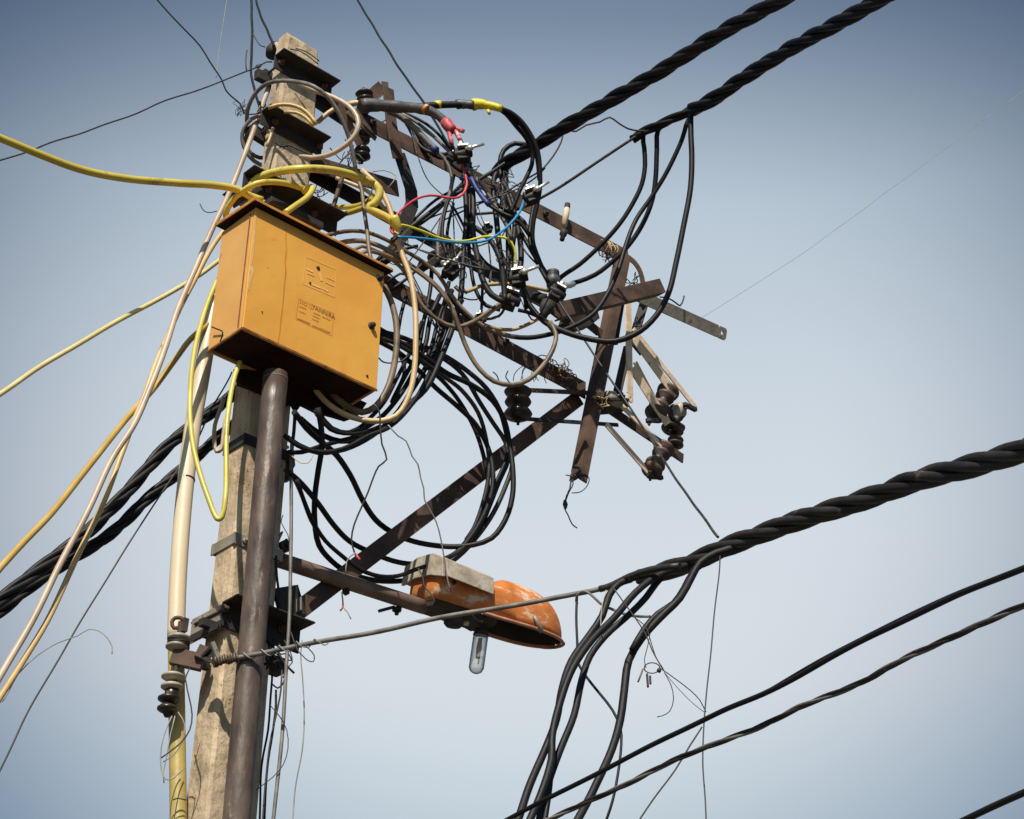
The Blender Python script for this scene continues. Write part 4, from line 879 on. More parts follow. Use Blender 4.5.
for lab, P, w_, ys in (
    ('lowest sag from the red tipped stub to the tan jacket cable', [(284, 435), (296, 444), (312, 451), (332, 452), (350, 446), (368, 436), (388, 428), (402, 415)], 4.6, (6.35, 6.6)),
    ('second sag running up right from the fuse holder', [(288, 452), (302, 452), (322, 446), (345, 440), (368, 434), (390, 426), (404, 414), (418, 395), (430, 372)], 4.6, (6.4, 6.8)),
    ('sag passing closest under the box corner', [(314, 410), (326, 424), (342, 433), (358, 429), (370, 418), (384, 402), (396, 380), (410, 352), (422, 322)], 4.4, (6.4, 6.9)),
    ('tight sag against the box underside with a dusty bend', [(316, 414), (330, 430), (344, 434), (360, 433), (380, 426)], 3.6, (6.38, 6.6)),
    ('straight drop from the underside to the fuse holder', [(295, 410), (294, 430), (292, 452), (292, 480)], 3.6, (6.4, 6.5)),
    ('branch from the fuse holder down to the thin coil cable', [(292, 474), (300, 492), (310, 520), (316, 530)], 3.4, (6.45, 6.7)),
): cable('black cable, '+lab, P, w_, 'black_pvc', Y=ys, group=GB)
m1 = MB(); m1.lathe(pl(282, 433, -.05), pl(286, 436.5, -.05), [(0, .010), (.9, .012), (1, .010)], 10); tag(m1.build('tape_end', 'red_tape'), 'tiny red taped cable end right of the conduit below the box', 'tape')
# ---- tan jacket cable and brown one by the box's right edge
cable('tan jacketed cable falling in front of the lower crossarm and curling back under the box', [(362, 170), (376, 184), (388, 205), (397, 236), (403, 256), (409, 272), (414, 300), (416, 330), (415, 365), (411, 388), (405, 404), (396, 416), (382, 421), (362, 420), (342, 413), (324, 400), (308, 380)], 5.8, 'tan_pvc', Y=(6.55, 6.55, 6.55, 6.52))
cable('olive brown thick cable hugging the right edge of the box', [(384, 286), (391, 300), (396, 322), (396, 350), (392, 375), (386, 392), (376, 406), (362, 412), (346, 405), (332, 394), (322, 380)], 6.6, 'brown_cable', Y=(6.58, 6.6, 6.54))
cable('second tan cable dropping from the yellow knot to the box lid', [(357, 176), (362, 190), (364, 210), (367, 232), (369, 250), (372, 262)], 4.2, 'brown_cable', Y=(6.6, 6.5))
cable('short tan cable piece lying on the short arm', [(336, 178), (352, 184), (366, 190), (380, 202), (388, 214)], 4, 'tan_pvc', Y=6.6)
cable('thin black wire curling between the olive cable and the tan jacket cable', [(379, 358), (384, 362), (392, 363), (402, 361), (408, 356)], 1.6, 'thin_wire', Y=6.6)
# ---- brown tails from behind the lid
GL = 'dusty brown cables fanning right from behind the box lid'
for lab, P, w_, ys in (
    ('uppermost one turning into the clamp at the lower crossarm', [(318, 238), (336, 233), (352, 231), (368, 233), (386, 240), (404, 250), (424, 262), (438, 274), (448, 290), (458, 304), (472, 318), (490, 330), (515, 337)], 4.2, (6.5, 6.75, 6.9)),
    ('second from the top, forming the big hanging loop before the lower crossarm', [(332, 246), (345, 242), (362, 241), (380, 246), (400, 257), (420, 272), (438, 288), (450, 305), (459, 328), (468, 350), (480, 369), (494, 381), (512, 385), (528, 380), (543, 366), (553, 350), (556, 334), (550, 322)], 5.0, (6.5, 6.75, 6.9)),
    ('third from the top, running close under the second', [(348, 254), (362, 246), (380, 252), (402, 262), (424, 277), (440, 292), (450, 306)], 3.6, (6.5, 6.7)),
    ('lowest one passing behind the tan jacket cable up to the clamps', [(354, 262), (366, 251), (386, 256), (402, 268), (412, 285), (420, 303), (436, 319), (455, 327), (472, 322), (488, 312), (502, 302), (510, 295)], 4.2, (6.5, 6.7, 6.85)),
): cable('dusty brown cable, '+lab, P, w_, 'brown_cable', Y=ys, group=GL)
cable('tan cable arched level across the clamps to the knee plate', [(455, 286), (459, 290), (468, 291), (480, 286), (498, 284), (518, 285), (540, 289), (558, 293)], 4, 'tan_pvc', Y=(6.9, 7.1))
cable('tan cable sagging below the black clamp body and rising to the knee plate', [(478, 322), (492, 328), (510, 330), (526, 325), (540, 317), (548, 308), (551, 302)], 3.8, 'tan_pvc', Y=(6.95, 7.15))
cable('short tan cable rising to the black clamp body', [(482, 320), (492, 311), (503, 303), (511, 296)], 3.8, 'tan_pvc', Y=6.9)
cable('black cable going right from the clamp body to the long free loop', [(518, 310), (530, 313), (545, 320), (560, 330)], 4, 'black_pvc', Y=7.0)
# ---- thick taped cables at the top
o = thing('taped_cable', aty(350, 103, 6.65), 'thick black taped cable leaving the pole top rightwards and ending in red boots', 'cable')
def seg(P, w_, m, name, Y, mats=None, par=o, tap=None):
    raw = path(P, None, Y); Q = spline(raw, .02); r = px2m(w_, raw[len(raw)//2])/2; n = len(Q)
    rs = [r*(1+.07*math.sin(i*1.1)+.05*math.sin(i*2.7)) for i in range(n)] if 'tape' in m else [r]*n
    if tap: rs = [a*(tap[0]+(tap[1]-tap[0])*i/(n-1)) for i, a in enumerate(rs)]
    return MB().tube(Q, rs, 14).build(name, m, par)
seg([(346, 105), (356, 103), (363, 104)], 6, 'tan_pvc', 'tan_jacket', 6.62)
seg([(360, 106), (372, 105), (386, 106), (400, 107), (416, 108), (430, 111), (440, 117), (447, 124)], 12.5, 'dark_tape', 'sleeve', (6.6, 6.7), tap=(1.12, .72))
seg([(424, 108.5), (427, 110)], 10.5, 'lamp_orange', 'orange_ring', 6.66)
for P in ([(445, 121), (449, 127), (453, 131)],): seg(P, 11, 'red_tape', 'red_boot', 6.68)
for P in ([(448, 128), (450, 136), (452, 145)], [(453, 129), (457, 134), (461, 142)], [(455, 128), (459, 129.5), (464, 131.5)]): seg(P, 4.6, 'red_tape', 'boot_finger', 6.68)
for P in ([(451, 144), (455, 150), (460, 156)], [(461, 141), (465, 148), (467, 156)], [(450, 140), (453, 150), (455, 158)]): seg(P, 3.4, 'black_pvc', 'core', 6.7)
o = thing('taped_cable', aty(425, 105, 6.7), 'black cable with yellow tape bends, arching over the red boots to the right', 'cable')
seg([(424, 106), (440, 105), (460, 104.5), (476, 105)], 7, 'black_pvc', 'jacket', (6.7, 6.75), par=o)
seg([(434.5, 104.6), (441.5, 104.6)], 8, 'yellow_tape', 'yellow_ring', 6.715, par=o)
seg([(456, 104.5), (461, 104), (467, 104.5), (474, 105)], 9.5, 'dark_tape', 'taped_joint', 6.74, par=o)
seg([(472, 105), (478, 104), (486, 105), (494, 106.5), (502, 109)], 11, 'yellow_tape', 'yellow_wrap', 6.75, par=o, tap=(1.1, .6))
seg([(488, 110), (489.5, 114)], 3, 'yellow_tape', 'tape_tail', 6.74, par=o)
seg([(499, 108), (510, 112), (522, 122), (532, 137), (538, 152), (540, 170), (540, 188), (537, 205), (533, 225), (533, 242), (539, 260), (546, 276), (552, 288)], 4.6, 'black_pvc', 'right_core', (6.76, 6.95, 7.1), par=o)
seg([(499, 109), (506, 114), (516, 126), (526, 138), (532, 152), (532, 164), (526, 178), (520, 190), (514, 205), (510, 214)], 4.4, 'black_pvc', 'left_core', (6.77, 6.95, 7.0), par=o)
seg([(500, 109), (512, 117), (524, 129), (533, 144), (537, 160), (539, 180)], 3.6, 'black_matt', 'middle_core', (6.78, 6.95), par=o)
# parallel cables under the sleeve
o = thing('taped_cable', aty(390, 112, 6.68), 'grey cable with a blue tape ring bending down beside the red boots', 'cable')
seg([(388, 111), (398, 115), (410, 124), (420, 134), (430, 144), (437, 150)], 6.5, 'grey_cable', 'jacket', (6.7, 6.75), par=o)
seg([(432, 146.5), (436.5, 151)], 7.5, 'blue_tape', 'blue_ring', 6.75, par=o)
seg([(436, 151), (444, 158), (449, 167), (452, 178), (450, 192), (446, 206), (441, 222), (438, 240), (438, 262)], 3.8, 'grey_cable', 'core', (6.76, 6.85), par=o)
cable('slender pale cable lying just above the grey cable with the blue ring', [(400, 113), (412, 119), (424, 128), (434, 137), (444, 147), (452, 155)], 3.4, 'grey_cable', Y=(6.72, 6.76))
cable('thin black cable arching highest beside the red boots', [(402, 112), (418, 119), (432, 128), (442, 138), (450, 149), (456, 158)], 3, 'black_pvc', Y=(6.74, 6.78))
cable('black cable swelling above the pink wire', [(392, 113), (404, 120), (416, 130), (428, 143), (440, 155), (452, 165), (462, 172)], 3.6, 'black_pvc', Y=(6.78, 6.9))
cable('grey cable slanting from the red boots down through the clamps', [(476, 178), (484, 188), (492, 200), (500, 214), (508, 228), (512, 240)], 4, 'grey_cable', Y=(7.0, 7.05))
cable('dark blue taped cable behind the pink wire', [(466, 168), (474, 182), (482, 196), (492, 206), (505, 216), (520, 222), (530, 236)], 4.5, 'black_pvc', Y=(6.9, 7.0))
o = thing('taped_cable', aty(471, 178, 6.9), 'short cable wrapped in dark blue tape under the silver clamp', 'cable')
seg([(471, 178), (476, 188), (484, 199), (489, 205)], 5, 'blue_tape', 'blue_wrap', 6.88, par=o); seg([(489, 205), (500, 212), (514, 218)], 4, 'black_pvc', 'core', 6.9, par=o)
m1 = MB(); m1.lathe(aty(460, 178, 6.82), aty(464, 180, 6.82), [(0, .007), (.5, .009), (1, .007)], 10); tag(m1.build('tape_ring', 'blue_tape'), 'small bright blue tape knob left of the pink wire', 'tape')
# coloured thin wires
cable('pink red wire drooping from the silver clamp to the yellow cable end', [(461, 160), (464, 170), (467, 182), (465, 191), (459, 197), (450, 198), (440, 196), (430, 195), (418, 198), (406, 206), (396, 216), (391, 226), (391, 232), (394, 234)], 2.5, 'red_wire', Y=(6.72, 6.5), name='wire', cat='wire')
cable('bright yellow wire running right from the yellow cable end into the middle clamp', [(394, 228), (402, 225), (413, 228), (426, 233), (438, 238), (455, 241), (470, 240), (482, 236.5), (497, 236.5), (508, 239), (514, 248), (515.5, 262), (515.5, 274)], 2.5, 'bright_yellow', Y=(6.5, 6.75, 6.9), name='wire', cat='wire')
cable('light blue wire running right from the yellow cable end up to the right clamp', [(397, 237), (410, 237), (430, 239), (450, 242), (472, 243), (486, 241), (500, 233), (512, 222), (520, 211), (524, 200)], 2.6, 'blue_wire', Y=(6.5, 6.7, 6.85), name='wire', cat='wire')
cable('short black tip joined to the light blue wire', [(391, 242), (398, 237)], 3, 'black_pvc', Y=6.5)
# ---- clamps (insulation piercing connectors)
def clamp(label, x, y, Y, rz, s=1.0, bolt2=True):
    s *= .85; p = aty(x, y, Y); o = thing('cable_clamp', p, label, 'clamp', 'cable clamps with silver bolts', rot=None)
    rnd = random.Random(int(x*7+y))
    R3 = Matrix.Rotation(rz, 3, 'Y') @ Matrix.Rotation(rnd.uniform(-.4, .4), 3, 'Z')
    def q(a, b, c): return p+R3 @ (V((a, b, c))*s)
    m1 = MB(); m1.bar(q(-.035, 0, .012), q(.035, 0, .012), .05*s, .030*s, R3 @ V((0, 0, 1))); m1.bar(q(-.03, 0, -.022), q(.03, 0, -.022), .046*s, .028*s, R3 @ V((0, 0, 1))); m1.lathe(q(-.04, -.01, -.004), q(.045, -.01, -.004), [(0, .018*s), (.5, .024*s), (1, .018*s)], 10); m1.build('body', 'black_pvc', o, bevel=.004)
    m1 = MB(); m1.lathe(q(.0, -.03, .03), q(.0, -.03, .055), [(0, .012*s), (.5, .014*s), (1, .009*s)], 6); m1.bar(q(-.02, -.035, .026), q(.03, -.035, .026), .02*s, .010*s, R3 @ V((0, 0, 1))); m1.build('nut', 'silver', o, bevel=.001)
    if bolt2:
        m1 = MB(); m1.tube([q(.01, -.04, .0), q(.10, -.05, .012)], .0075*s, 8); m1.lathe(q(.02, -.04, .0), q(.045, -.045, .004), [(0, .015*s), (1, .014*s)], 6); m1.build('bolt', 'silver', o)
    return o
clamp('cable clamp with long silver bolt right under the red boots', 462, 155, 6.66, -.25, 1.15)
clamp('cable clamp at the lower end of the grey cable by the red boots', 452, 157, 6.70, .5, .7, False)
clamp('cable clamp on the blue wire end, right of the tangle', 531, 197, 6.85, -.5, 1.1)
clamp('cable clamp where the yellow wire ends, with bolt pointing right', 518, 279, 6.85, -.15, 1.2)
clamp('black bodied cable clamp below the yellow wire end', 509, 300, 6.9, .3, 1.35, False)
clamp('cable clamp in front of the knee plate', 557, 293, 7.0, .5, 1.1, False)
clamp('cable clamp with silver claws left of the middle, under the blue wire', 450, 272, 6.75, -1.0, 1.1)
clamp('small cable clamp where brown cables touch the lower crossarm', 480, 320, 6.95, .1, .8, False)
clamp('small cable clamp lying behind the middle crossarm', 487, 229, 7.1, -.5, .7, False)
m1 = MB(); m1.lathe(aty(553, 286, 7.08), aty(553, 271, 7.08), [(0, .03), (.5, .033), (.6, .026), (.65, .031), (.75, .026), (.8, .030), (.95, .029), (1, .02)], 18); tag(m1.build('dead_end_cap', 'dark_tape'), 'round grey cap standing at the left of the knee plate', 'cap')
m1 = MB(); m1.lathe(aty(548, 303, 7.1), aty(543, 318, 7.1), [(0, .035), (.5, .03), (.7, .02), (1, .016)], 14); m1.lathe(aty(532, 296, 7.1), aty(545, 300, 7.1), [(0, .02), (1, .03)], 12); tag(m1.build('clamp_nut', 'dark_steel'), 'dark nuts hanging from the lower left of the knee plate', 'nut')
o = thing('silver_lug', aty(566, 285, 7.05), 'pale metal lug joining the second loop to the knee plate', 'lug')
m1 = MB(); m1.lathe(aty(560, 287, 7.05), aty(574, 284, 7.1), [(0, .016), (.3, .02), (.5, .013), (.7, .016), (1, .012)], 10); m1.build('sleeve', 'silver', o)
shackle('dark round insulator bottom left of the middle clamps, below the blue wire', (444, 240), (437, 262), -.05, 11, 'porcelain', 2)
m1 = MB(); m1.bar(pl(424, 268, -.1), pl(446, 252, -.1), .05, .03); m1.bar(pl(385, 262, -.05), pl(408, 232, -.05), .05, .03); tag(m1.build('link_plates', 'dark_steel', bevel=.003), 'dark link plates around the crossing of tan cable and middle crossarm', 'bracket')

# ---- yellow cable
GY = 'thick yellow cable turns round the pole'
cable('thick yellow cable coming from the left edge to the box lid', [(0, 138), (40, 155), (80, 169), (130, 179), (180, 183.5), (212, 185), (236, 189), (250, 196), (262, 200)], 7.6, 'yellow_pvc', Y=(5.6, 6.25), ext=(6, 0), sides=16)
cable('yellow turn passing high across the pole face to the cut end', [(252, 200), (250, 190), (254, 181), (264, 175), (280, 171), (300, 169), (322, 169.5), (345, 173), (362, 178), (374, 184)], 8.2, 'yellow_pvc', Y=(6.35, 6.2, 6.45), group=GY, sides=16)
cable('yellow turn passing low across the pole face above the lid', [(228, 224), (226, 214), (232, 202), (242, 192), (256, 184), (272, 182), (290, 184), (305, 189)], 6.2, 'yellow_pvc', Y=(6.3, 6.15, 6.3), group=GY, sides=14)
cable('yellow stub slanting down from the pole onto the lid', [(303, 192), (311, 187), (312, 190), (306, 198), (296, 205), (285, 213)], 6.2, 'yellow_pvc', Y=(6.3, 6.15), group=GY, sides=14)
cable('yellow knot bend and bright cut end where the three coloured wires come out', [(373, 183), (379, 189), (379, 197), (374, 204), (368, 208), (378, 213), (390, 219), (397, 227)], 8.4, 'yellow_pvc', Y=(6.45, 6.5), group=GY, sides=14)
m1 = MB(); m1.lathe(aty(393.5, 216, 6.47), aty(399, 231, 6.5), [(0, .018), (.2, .0205), (.8, .018), (1, .012)], 14); tag(m1.build('taped_end', 'yellow_pvc'), 'bright yellow taped cable end where red, yellow and blue wires emerge', 'tape')
cable('yellow turn behind the pole, upper one', [(330, 206), (345, 207), (358, 206), (366, 203), (372, 198)], 5.6, 'yellow_pvc', Y=(6.75, 6.55), group=GY)
cable('yellow turn behind the pole, lower one', [(324, 212), (340, 214), (355, 211), (368, 206), (375, 202)], 5.8, 'yellow_pvc', Y=(6.75, 6.55), group=GY)
for i, (P, w_) in enumerate((([(378, 181), (372, 190), (366, 204)], 1.4), ([(372, 172), (384, 170), (396, 176), (388, 188)], 1.2))):
    cable(('thin wire tying the yellow knot together', 'thin pale wire curl at the cut end of the short arm')[i], P, w_, ('thin_wire', 'grey_wire')[i], Y=6.5, name='wire', cat='wire')
# ---- cables on the left
cable('pinkish cream cable leaning from the pole top down to the left edge', [(276, 44), (279, 50), (277, 62), (270, 84), (260, 112), (248, 146), (238, 172), (226, 200), (205, 246), (188, 285), (176, 315), (166, 345), (152, 384), (134, 424), (114, 456), (93, 500), (60, 565), (30, 625), (-4, 683)], 5.8, 'cream_pvc', Y=(6.55, 6.25, 6.0, 5.7), ext=(0, 6), sides=14)
cable('tan cable running beside the pinkish cream one to the left edge', [(232, 222), (220, 236), (206, 258), (196, 277), (184, 300), (172, 326), (158, 358), (146, 392), (132, 425), (124, 448), (108, 492), (88, 534), (62, 590), (40, 634), (-4, 703)], 5.4, 'sand_pvc', Y=(6.5, 6.2, 6.0, 5.7), ext=(0, 6), sides=14)
cable('ochre cable passing behind the pipe straight to the left edge', [(222, 312), (205, 327), (190, 340), (175, 360), (152, 390), (131, 414), (105, 445), (60, 503), (0, 568)], 6.2, 'ochre_pvc', Y=(6.6, 6.1, 5.7), ext=(0, 7), sides=14)
cable('pale yellow cable reaching the left edge above the ochre one', [(232, 252), (220, 260), (200, 275), (180, 287), (140, 309), (90, 337), (40, 367), (0, 394)], 4.8, 'pale_yellow', Y=(6.6, 5.8), ext=(0, 7), sides=14)
cable('bright yellow cable hanging in a V from the box side to its underside', [(222, 272), (214, 288), (205, 310), (197, 340), (191.5, 372), (190, 400), (191, 425), (194, 450), (201, 478), (210, 503), (216, 517), (219, 519.5), (222, 517), (225, 500), (226, 470), (226.5, 440), (228, 415), (231, 392), (235, 375), (240, 362)], 5.4, 'yellow_pvc', Y=(6.3, 6.1, 6.05, 6.2), sides=14)
cable('small cream hook of cable beside the pole below the box', [(224, 398), (219, 412), (215, 425), (214.5, 440), (217, 452), (221, 450), (223, 436), (225, 420)], 4.2, 'cream_pvc', Y=6.7)
cable('thin dark wire slanting behind the cream pipe to the left edge', [(232, 372), (225, 386), (210, 412), (197, 440), (180, 466), (157, 500), (128, 545), (109, 575), (70, 640), (33, 703), (-3, 776)], 1.7, 'thin_wire', Y=(6.7, 5.9), ext=(0, 6), name='wire', cat='wire')
cable('thin brittle wire bowing over near the left edge', [(2, 702), (8, 692), (18, 674), (38, 655), (58, 643), (78, 636), (88, 630), (98, 631), (107, 638), (112, 647), (112, 654)], 1.1, 'grey_wire', Y=5.8, name='wire', cat='wire')
cable('kinked thin black wire falling from the top edge to the coil at the pole', [(155, -3), (168, 12), (183, 28), (200, 46), (210, 62), (222, 80), (226, 90), (232, 97), (240, 104), (244, 114)], 1.6, 'thin_wire', Y=(6.2, 6.5), ext=(5, 0), name='wire', cat='wire')
cable('long thin dark wire from the left edge up to the pole top', [(0, 160), (30, 151), (50, 143), (80, 134), (105, 124), (135, 114), (165, 101), (195, 91), (222, 81), (245, 72), (258, 67), (266, 62), (272, 62)], 1.6, 'thin_wire', Y=(5.7, 6.5), ext=(6, 0), name='wire', cat='wire')
cable('black wire dropping from the top edge left of the pole top', [(251, -4), (252, 22), (252, 45), (251, 70), (254, 88), (259, 104), (266, 116)], 2.6, 'black_matt', Y=(7.3, 6.45), ext=(4, 0), name='wire', cat='wire')
cable('black wire from the top edge to the cream cable head', [(254, -8), (260, 14), (268, 32), (274, 46)], 2.4, 'black_matt', Y=(7.3, 6.5), ext=(4, 0), name='wire', cat='wire')
cable('short black curl beside the wire left of the pole top', [(253, 34), (256, 40), (260, 45), (265, 47)], 1.2, 'thin_wire', Y=6.4, name='wire', cat='wire')
cable('short upright wire end on the long thin wire', [(247, 50), (246, 60), (246.5, 71)], 1.3, 'thin_wire', Y=6.45, name='wire', cat='wire')
cable('faint far wire crossing the sky left of the pole top', [(228, -5), (222, 30), (216, 78)], .7, 'grey_wire', Y=9, ext=(8, 0), name='wire', cat='wire')
cable('straight dark blue black wire from the top edge down behind the red boots', [(352, -9), (378, 34), (404, 75), (424, 103), (440, 130), (452, 150)], 2.4, 'black_matt', Y=(8.2, 6.85), ext=(5, 0), name='wire', cat='wire')
o = thing('wire_knot', aty(258, 66, 6.47), 'small knot in the long thin wire near the pole top', 'wire'); m1 = MB(); m1.lathe(aty(255.5, 67.5, 6.47), aty(262, 64.5, 6.47), [(0, .004), (.3, .010), (.6, .009), (1, .003)], 8); m1.build('knot', 'thin_wire', o)
tag(tangle(aty(242, 108, 6.5), .035, 10, .0012, 'thin_wire', 'wire_tuft', 5), 'frayed tuft of hair thin wire left of the brown cable coil', 'wire')
cable('tiny bent wire floating off the cream cable left of the box lid', [(200, 204), (204, 211), (209, 213), (217, 211)], 1.1, 'thin_wire', Y=6.1, name='wire', cat='wire')
# loops of cable at the pole top
GP = 'dusty cable loops round the pole top'
cable('brown grey loop sweeping over the pole between the two upper clamps', [(247, 124), (247, 112), (251, 100), (258, 90), (268, 83), (282, 80.5), (298, 82), (314, 87), (326, 96), (336, 109), (344, 124), (350, 140), (354, 158), (356, 172)], 4.4, 'grey_cable', Y=(6.5, 6.2, 6.4), group=GP, sides=12)
cable('cream loop bulging right of the pole top', [(300, 84), (318, 92), (334, 98), (348, 106), (357, 117), (358, 128), (352, 139), (340, 149), (328, 155), (312, 158), (300, 156)], 5.2, 'cream_pvc', Y=(6.3, 6.25, 6.35), group=GP, sides=14)
cable('dark brown coil outermost left of the pole', [(262, 115), (252, 119), (244, 129), (242, 140), (246, 152), (254, 161), (266, 166), (276, 162)], 4.2, 'grey_cable', Y=(6.4, 6.55), group=GP)
cable('inner brown coil left of the pole', [(264, 119), (254, 124), (247, 134), (246, 144), (251, 153), (260, 158), (272, 157)], 4.2, 'brown_cable', Y=(6.42, 6.55), group=GP)
cable('ochre turn lying on the second clamp', [(268, 108), (278, 105), (290, 105), (302, 109), (311, 117), (316, 124)], 4, 'ochre_pvc', Y=6.28, group=GP)
cable('second ochre turn just under the first on the second clamp', [(284, 112), (296, 112.5), (306, 118), (313, 126)], 3.4, 'ochre_pvc', Y=6.27, group=GP)
cable('thin black wire turns near the broken top of the pole', [(290, 49), (300, 51), (311, 58), (318, 64)], 1.2, 'black_matt', Y=6.32, group=GP)
cable('thin black wire turn just below the one at the broken pole top', [(296, 48.5), (306, 52), (315, 58), (319, 61)], 1.2, 'black_matt', Y=6.32, group=GP)
cable('tan cable end poking from behind the pole to the thick sleeve', [(318, 122), (328, 113), (340, 106), (352, 103)], 5, 'tan_pvc', Y=6.68)
cable('frayed black wire tied across the pole face under the second clamp', [(276, 143), (283, 146), (289, 145), (297, 149), (308, 154), (318, 158)], 1.8, 'black_matt', Y=6.33)
tag(tangle(aty(283, 145.5, 6.34), .018, 5, .0018, 'thin_wire', 'wire_tuft', 11), 'small black wire knot on the pole face under the second clamp', 'wire')
cable('tan wire pair running down the left edge of the pole top', [(273, 128), (270, 138), (267, 146)], 3, 'tan_pvc', Y=6.35)
tag(tangle(aty(263, 113, 6.42), .05, 7, .003, 'thin_wire', 'wire_tuft', 21), 'black wire tangle where the cream cable crosses the second clamp', 'wire')
m1 = MB(); m1.lathe(aty(272, 56, 6.58), aty(275, 44, 6.58), [(0, .03), (.5, .035), (1, .02)], 12); tag(m1.build('ferrule', 'dark_steel'), 'dark cable head behind the top end of the cream cable', 'cap')
# ---- wires right of the pole
o = cable('grey stranded rope hanging along the right side of the pole', [(292, 440), (291, 500), (291, 560), (289, 620), (287, 660), (283, 720), (278, 780), (272, 829)], 3.8, 'grey_cable', Y=(6.45, 6.35), ext=(0, 4), name='stay_rope')
GR = 'thin wires trailing down beside the conduit'
for lab, P, w_, m_, y_ in (
    ('farthest right of the trailing wires, nearly straight', [(302, 640), (301, 655), (303, 680), (304, 715), (302, 750), (296, 785), (292, 829)], 1.3, 'grey_wire', 6.3),
    ('closest to the conduit, black and bunched', [(268, 640), (272, 670), (270, 700), (268, 730), (262, 765), (259, 829)], 2.2, 'black_matt', 6.45),
    ('black, second from the conduit', [(276, 690), (276, 705), (272, 735), (268, 760), (264, 829)], 2.4, 'black_matt', 6.43),
    ('black, third from the conduit, crossing the grey rope', [(282, 670), (281, 690), (276, 715), (270, 742), (266, 780), (262, 829)], 1.8, 'thin_wire', 6.40),
    ('bowing right round the grey rope', [(270, 705), (280, 716), (287, 730), (288, 748), (283, 765), (272, 778), (256, 790)], 1.0, 'thin_wire', 6.35),
    ('curling under the small black block', [(285, 675), (284, 682), (278, 688), (272, 684)], 1.8, 'black_matt', 6.4),
    ('black tail slanting out under the gusset plate', [(278, 652), (284, 663), (294, 673)], 2.4, 'black_matt', 6.4),
    ('short loop right of the small black block', [(284, 640), (290, 652), (292, 662), (287, 668), (283, 678)], 1.2, 'thin_wire', 6.4),
    ('hair thin, left of the grey rope above the arm', [(283, 515), (281, 522), (288, 534), (290, 545)], .9, 'thin_wire', 6.5),
): cable('thin wire, '+lab, P, w_, m_, Y=y_, group=GR, name='wire', cat='wire', ext=(0, 3.5) if P[-1][1] > 800 else (0, 0))
tag(tangle(aty(276, 655, 6.42), .06, 8, .0028, 'black_matt', 'wire_tangle', 31), 'black wire tangle right of the conduit under the gusset plate', 'wire')
cable('black cable tucked behind the conduit from clamp to clamp', [(276, 556), (277, 575), (279, 595), (278, 606)], 2.6, 'black_matt', Y=6.5)
cable('short curl of thin tan wire right of the fuse holder', [(292, 456), (300, 463), (308, 463), (313, 455)], 1, 'tan_pvc', Y=6.4, name='wire', cat='wire')
# thin wires over the coil
GW = 'kinked thin wires hanging from the tan jacket cable'
cable('kinked thin black wire with red tip left of the brace', [(374, 404), (379, 412), (380, 425), (382, 444), (387, 459), (379, 466), (374, 476), (368, 492), (361, 508), (354, 525), (351.5, 540), (355, 554)], 1.8, 'thin_wire', Y=(6.45, 6.6), group=GW, name='wire', cat='wire')
cable('kinked thin grey wire falling onto the cement slab of the street light', [(388, 425), (398, 436), (406, 441), (412, 456), (418, 464), (421, 478), (424, 489), (424.5, 500), (430, 511), (436, 522), (441, 540), (445, 562), (448, 580), (451, 592)], 1.4, 'grey_wire', Y=(6.45, 6.75), group=GW, name='wire', cat='wire')
m1 = MB(); m1.lathe(aty(354.5, 553, 6.59), aty(360, 560, 6.59), [(0, .005), (.9, .005), (1, .003)], 8); tag(m1.build('tape_end', 'red_tape'), 'tiny red taped wire end just above the brace', 'tape')
cable('short pale wire arch by the red taped wire end', [(346, 574), (347, 562), (351, 556), (356, 553)], 1.2, 'grey_wire', Y=6.58, name='wire', cat='wire')
cable('thin black wire dropping under the arm to a copper red joint', [(342, 592), (343, 600), (343, 607)], 1.6, 'thin_wire', Y=6.6, name='wire', cat='wire')
m1 = MB(); m1.lathe(aty(343, 606, 6.6), aty(340, 611, 6.6), [(0, .005), (.8, .005), (1, .002)], 8); tag(m1.build('tape_end', 'red_tape'), 'tiny red joint hanging under the street light arm', 'tape')
cable('tiny grey wire tail under the street light arm', [(343, 607), (348, 612), (351, 619)], 1.2, 'grey_wire', Y=6.6, name='wire', cat='wire')
cable('thin black wire running down the front of the lamp housing', [(418, 568), (423, 576), (424, 585), (428, 591), (432, 596), (435, 604)], 1.4, 'thin_wire', Y=6.78, name='wire', cat='wire')
# wires of the porcelain rack
GK = 'loose wires below the porcelain rack'
for lab, P, w_ in (
    ('widest, looping left and back across the pipe', [(172, 716), (166, 730), (161, 748), (161, 770), (166, 780), (174, 778), (184, 768)], 1.3),
    ('wavy one crossing the pipe to the right', [(161, 758), (172, 750), (182, 742), (190, 730), (192, 715), (187, 690), (184, 672)], 1.5),
    ('straight one hanging from the lowest spool', [(175, 716), (170, 735), (167, 755), (164, 770), (164, 783)], 1.2),
    ('thin one in front of the yellow pipe', [(178, 712), (185, 725), (182, 742), (174, 755), (163, 762)], 1.2),
    ('stiff pair under the rack bracket', [(190, 668), (186, 676), (184, 683)], 1.4),
    ('dark turn round the yellow pipe', [(173, 800), (178, 798), (186, 800)], 1.4),
): cable('thin wire, '+lab, P, w_, 'grey_wire' if w_ < 1.35 else 'thin_wire', Y=6.25, group=GK, name='wire', cat='wire')
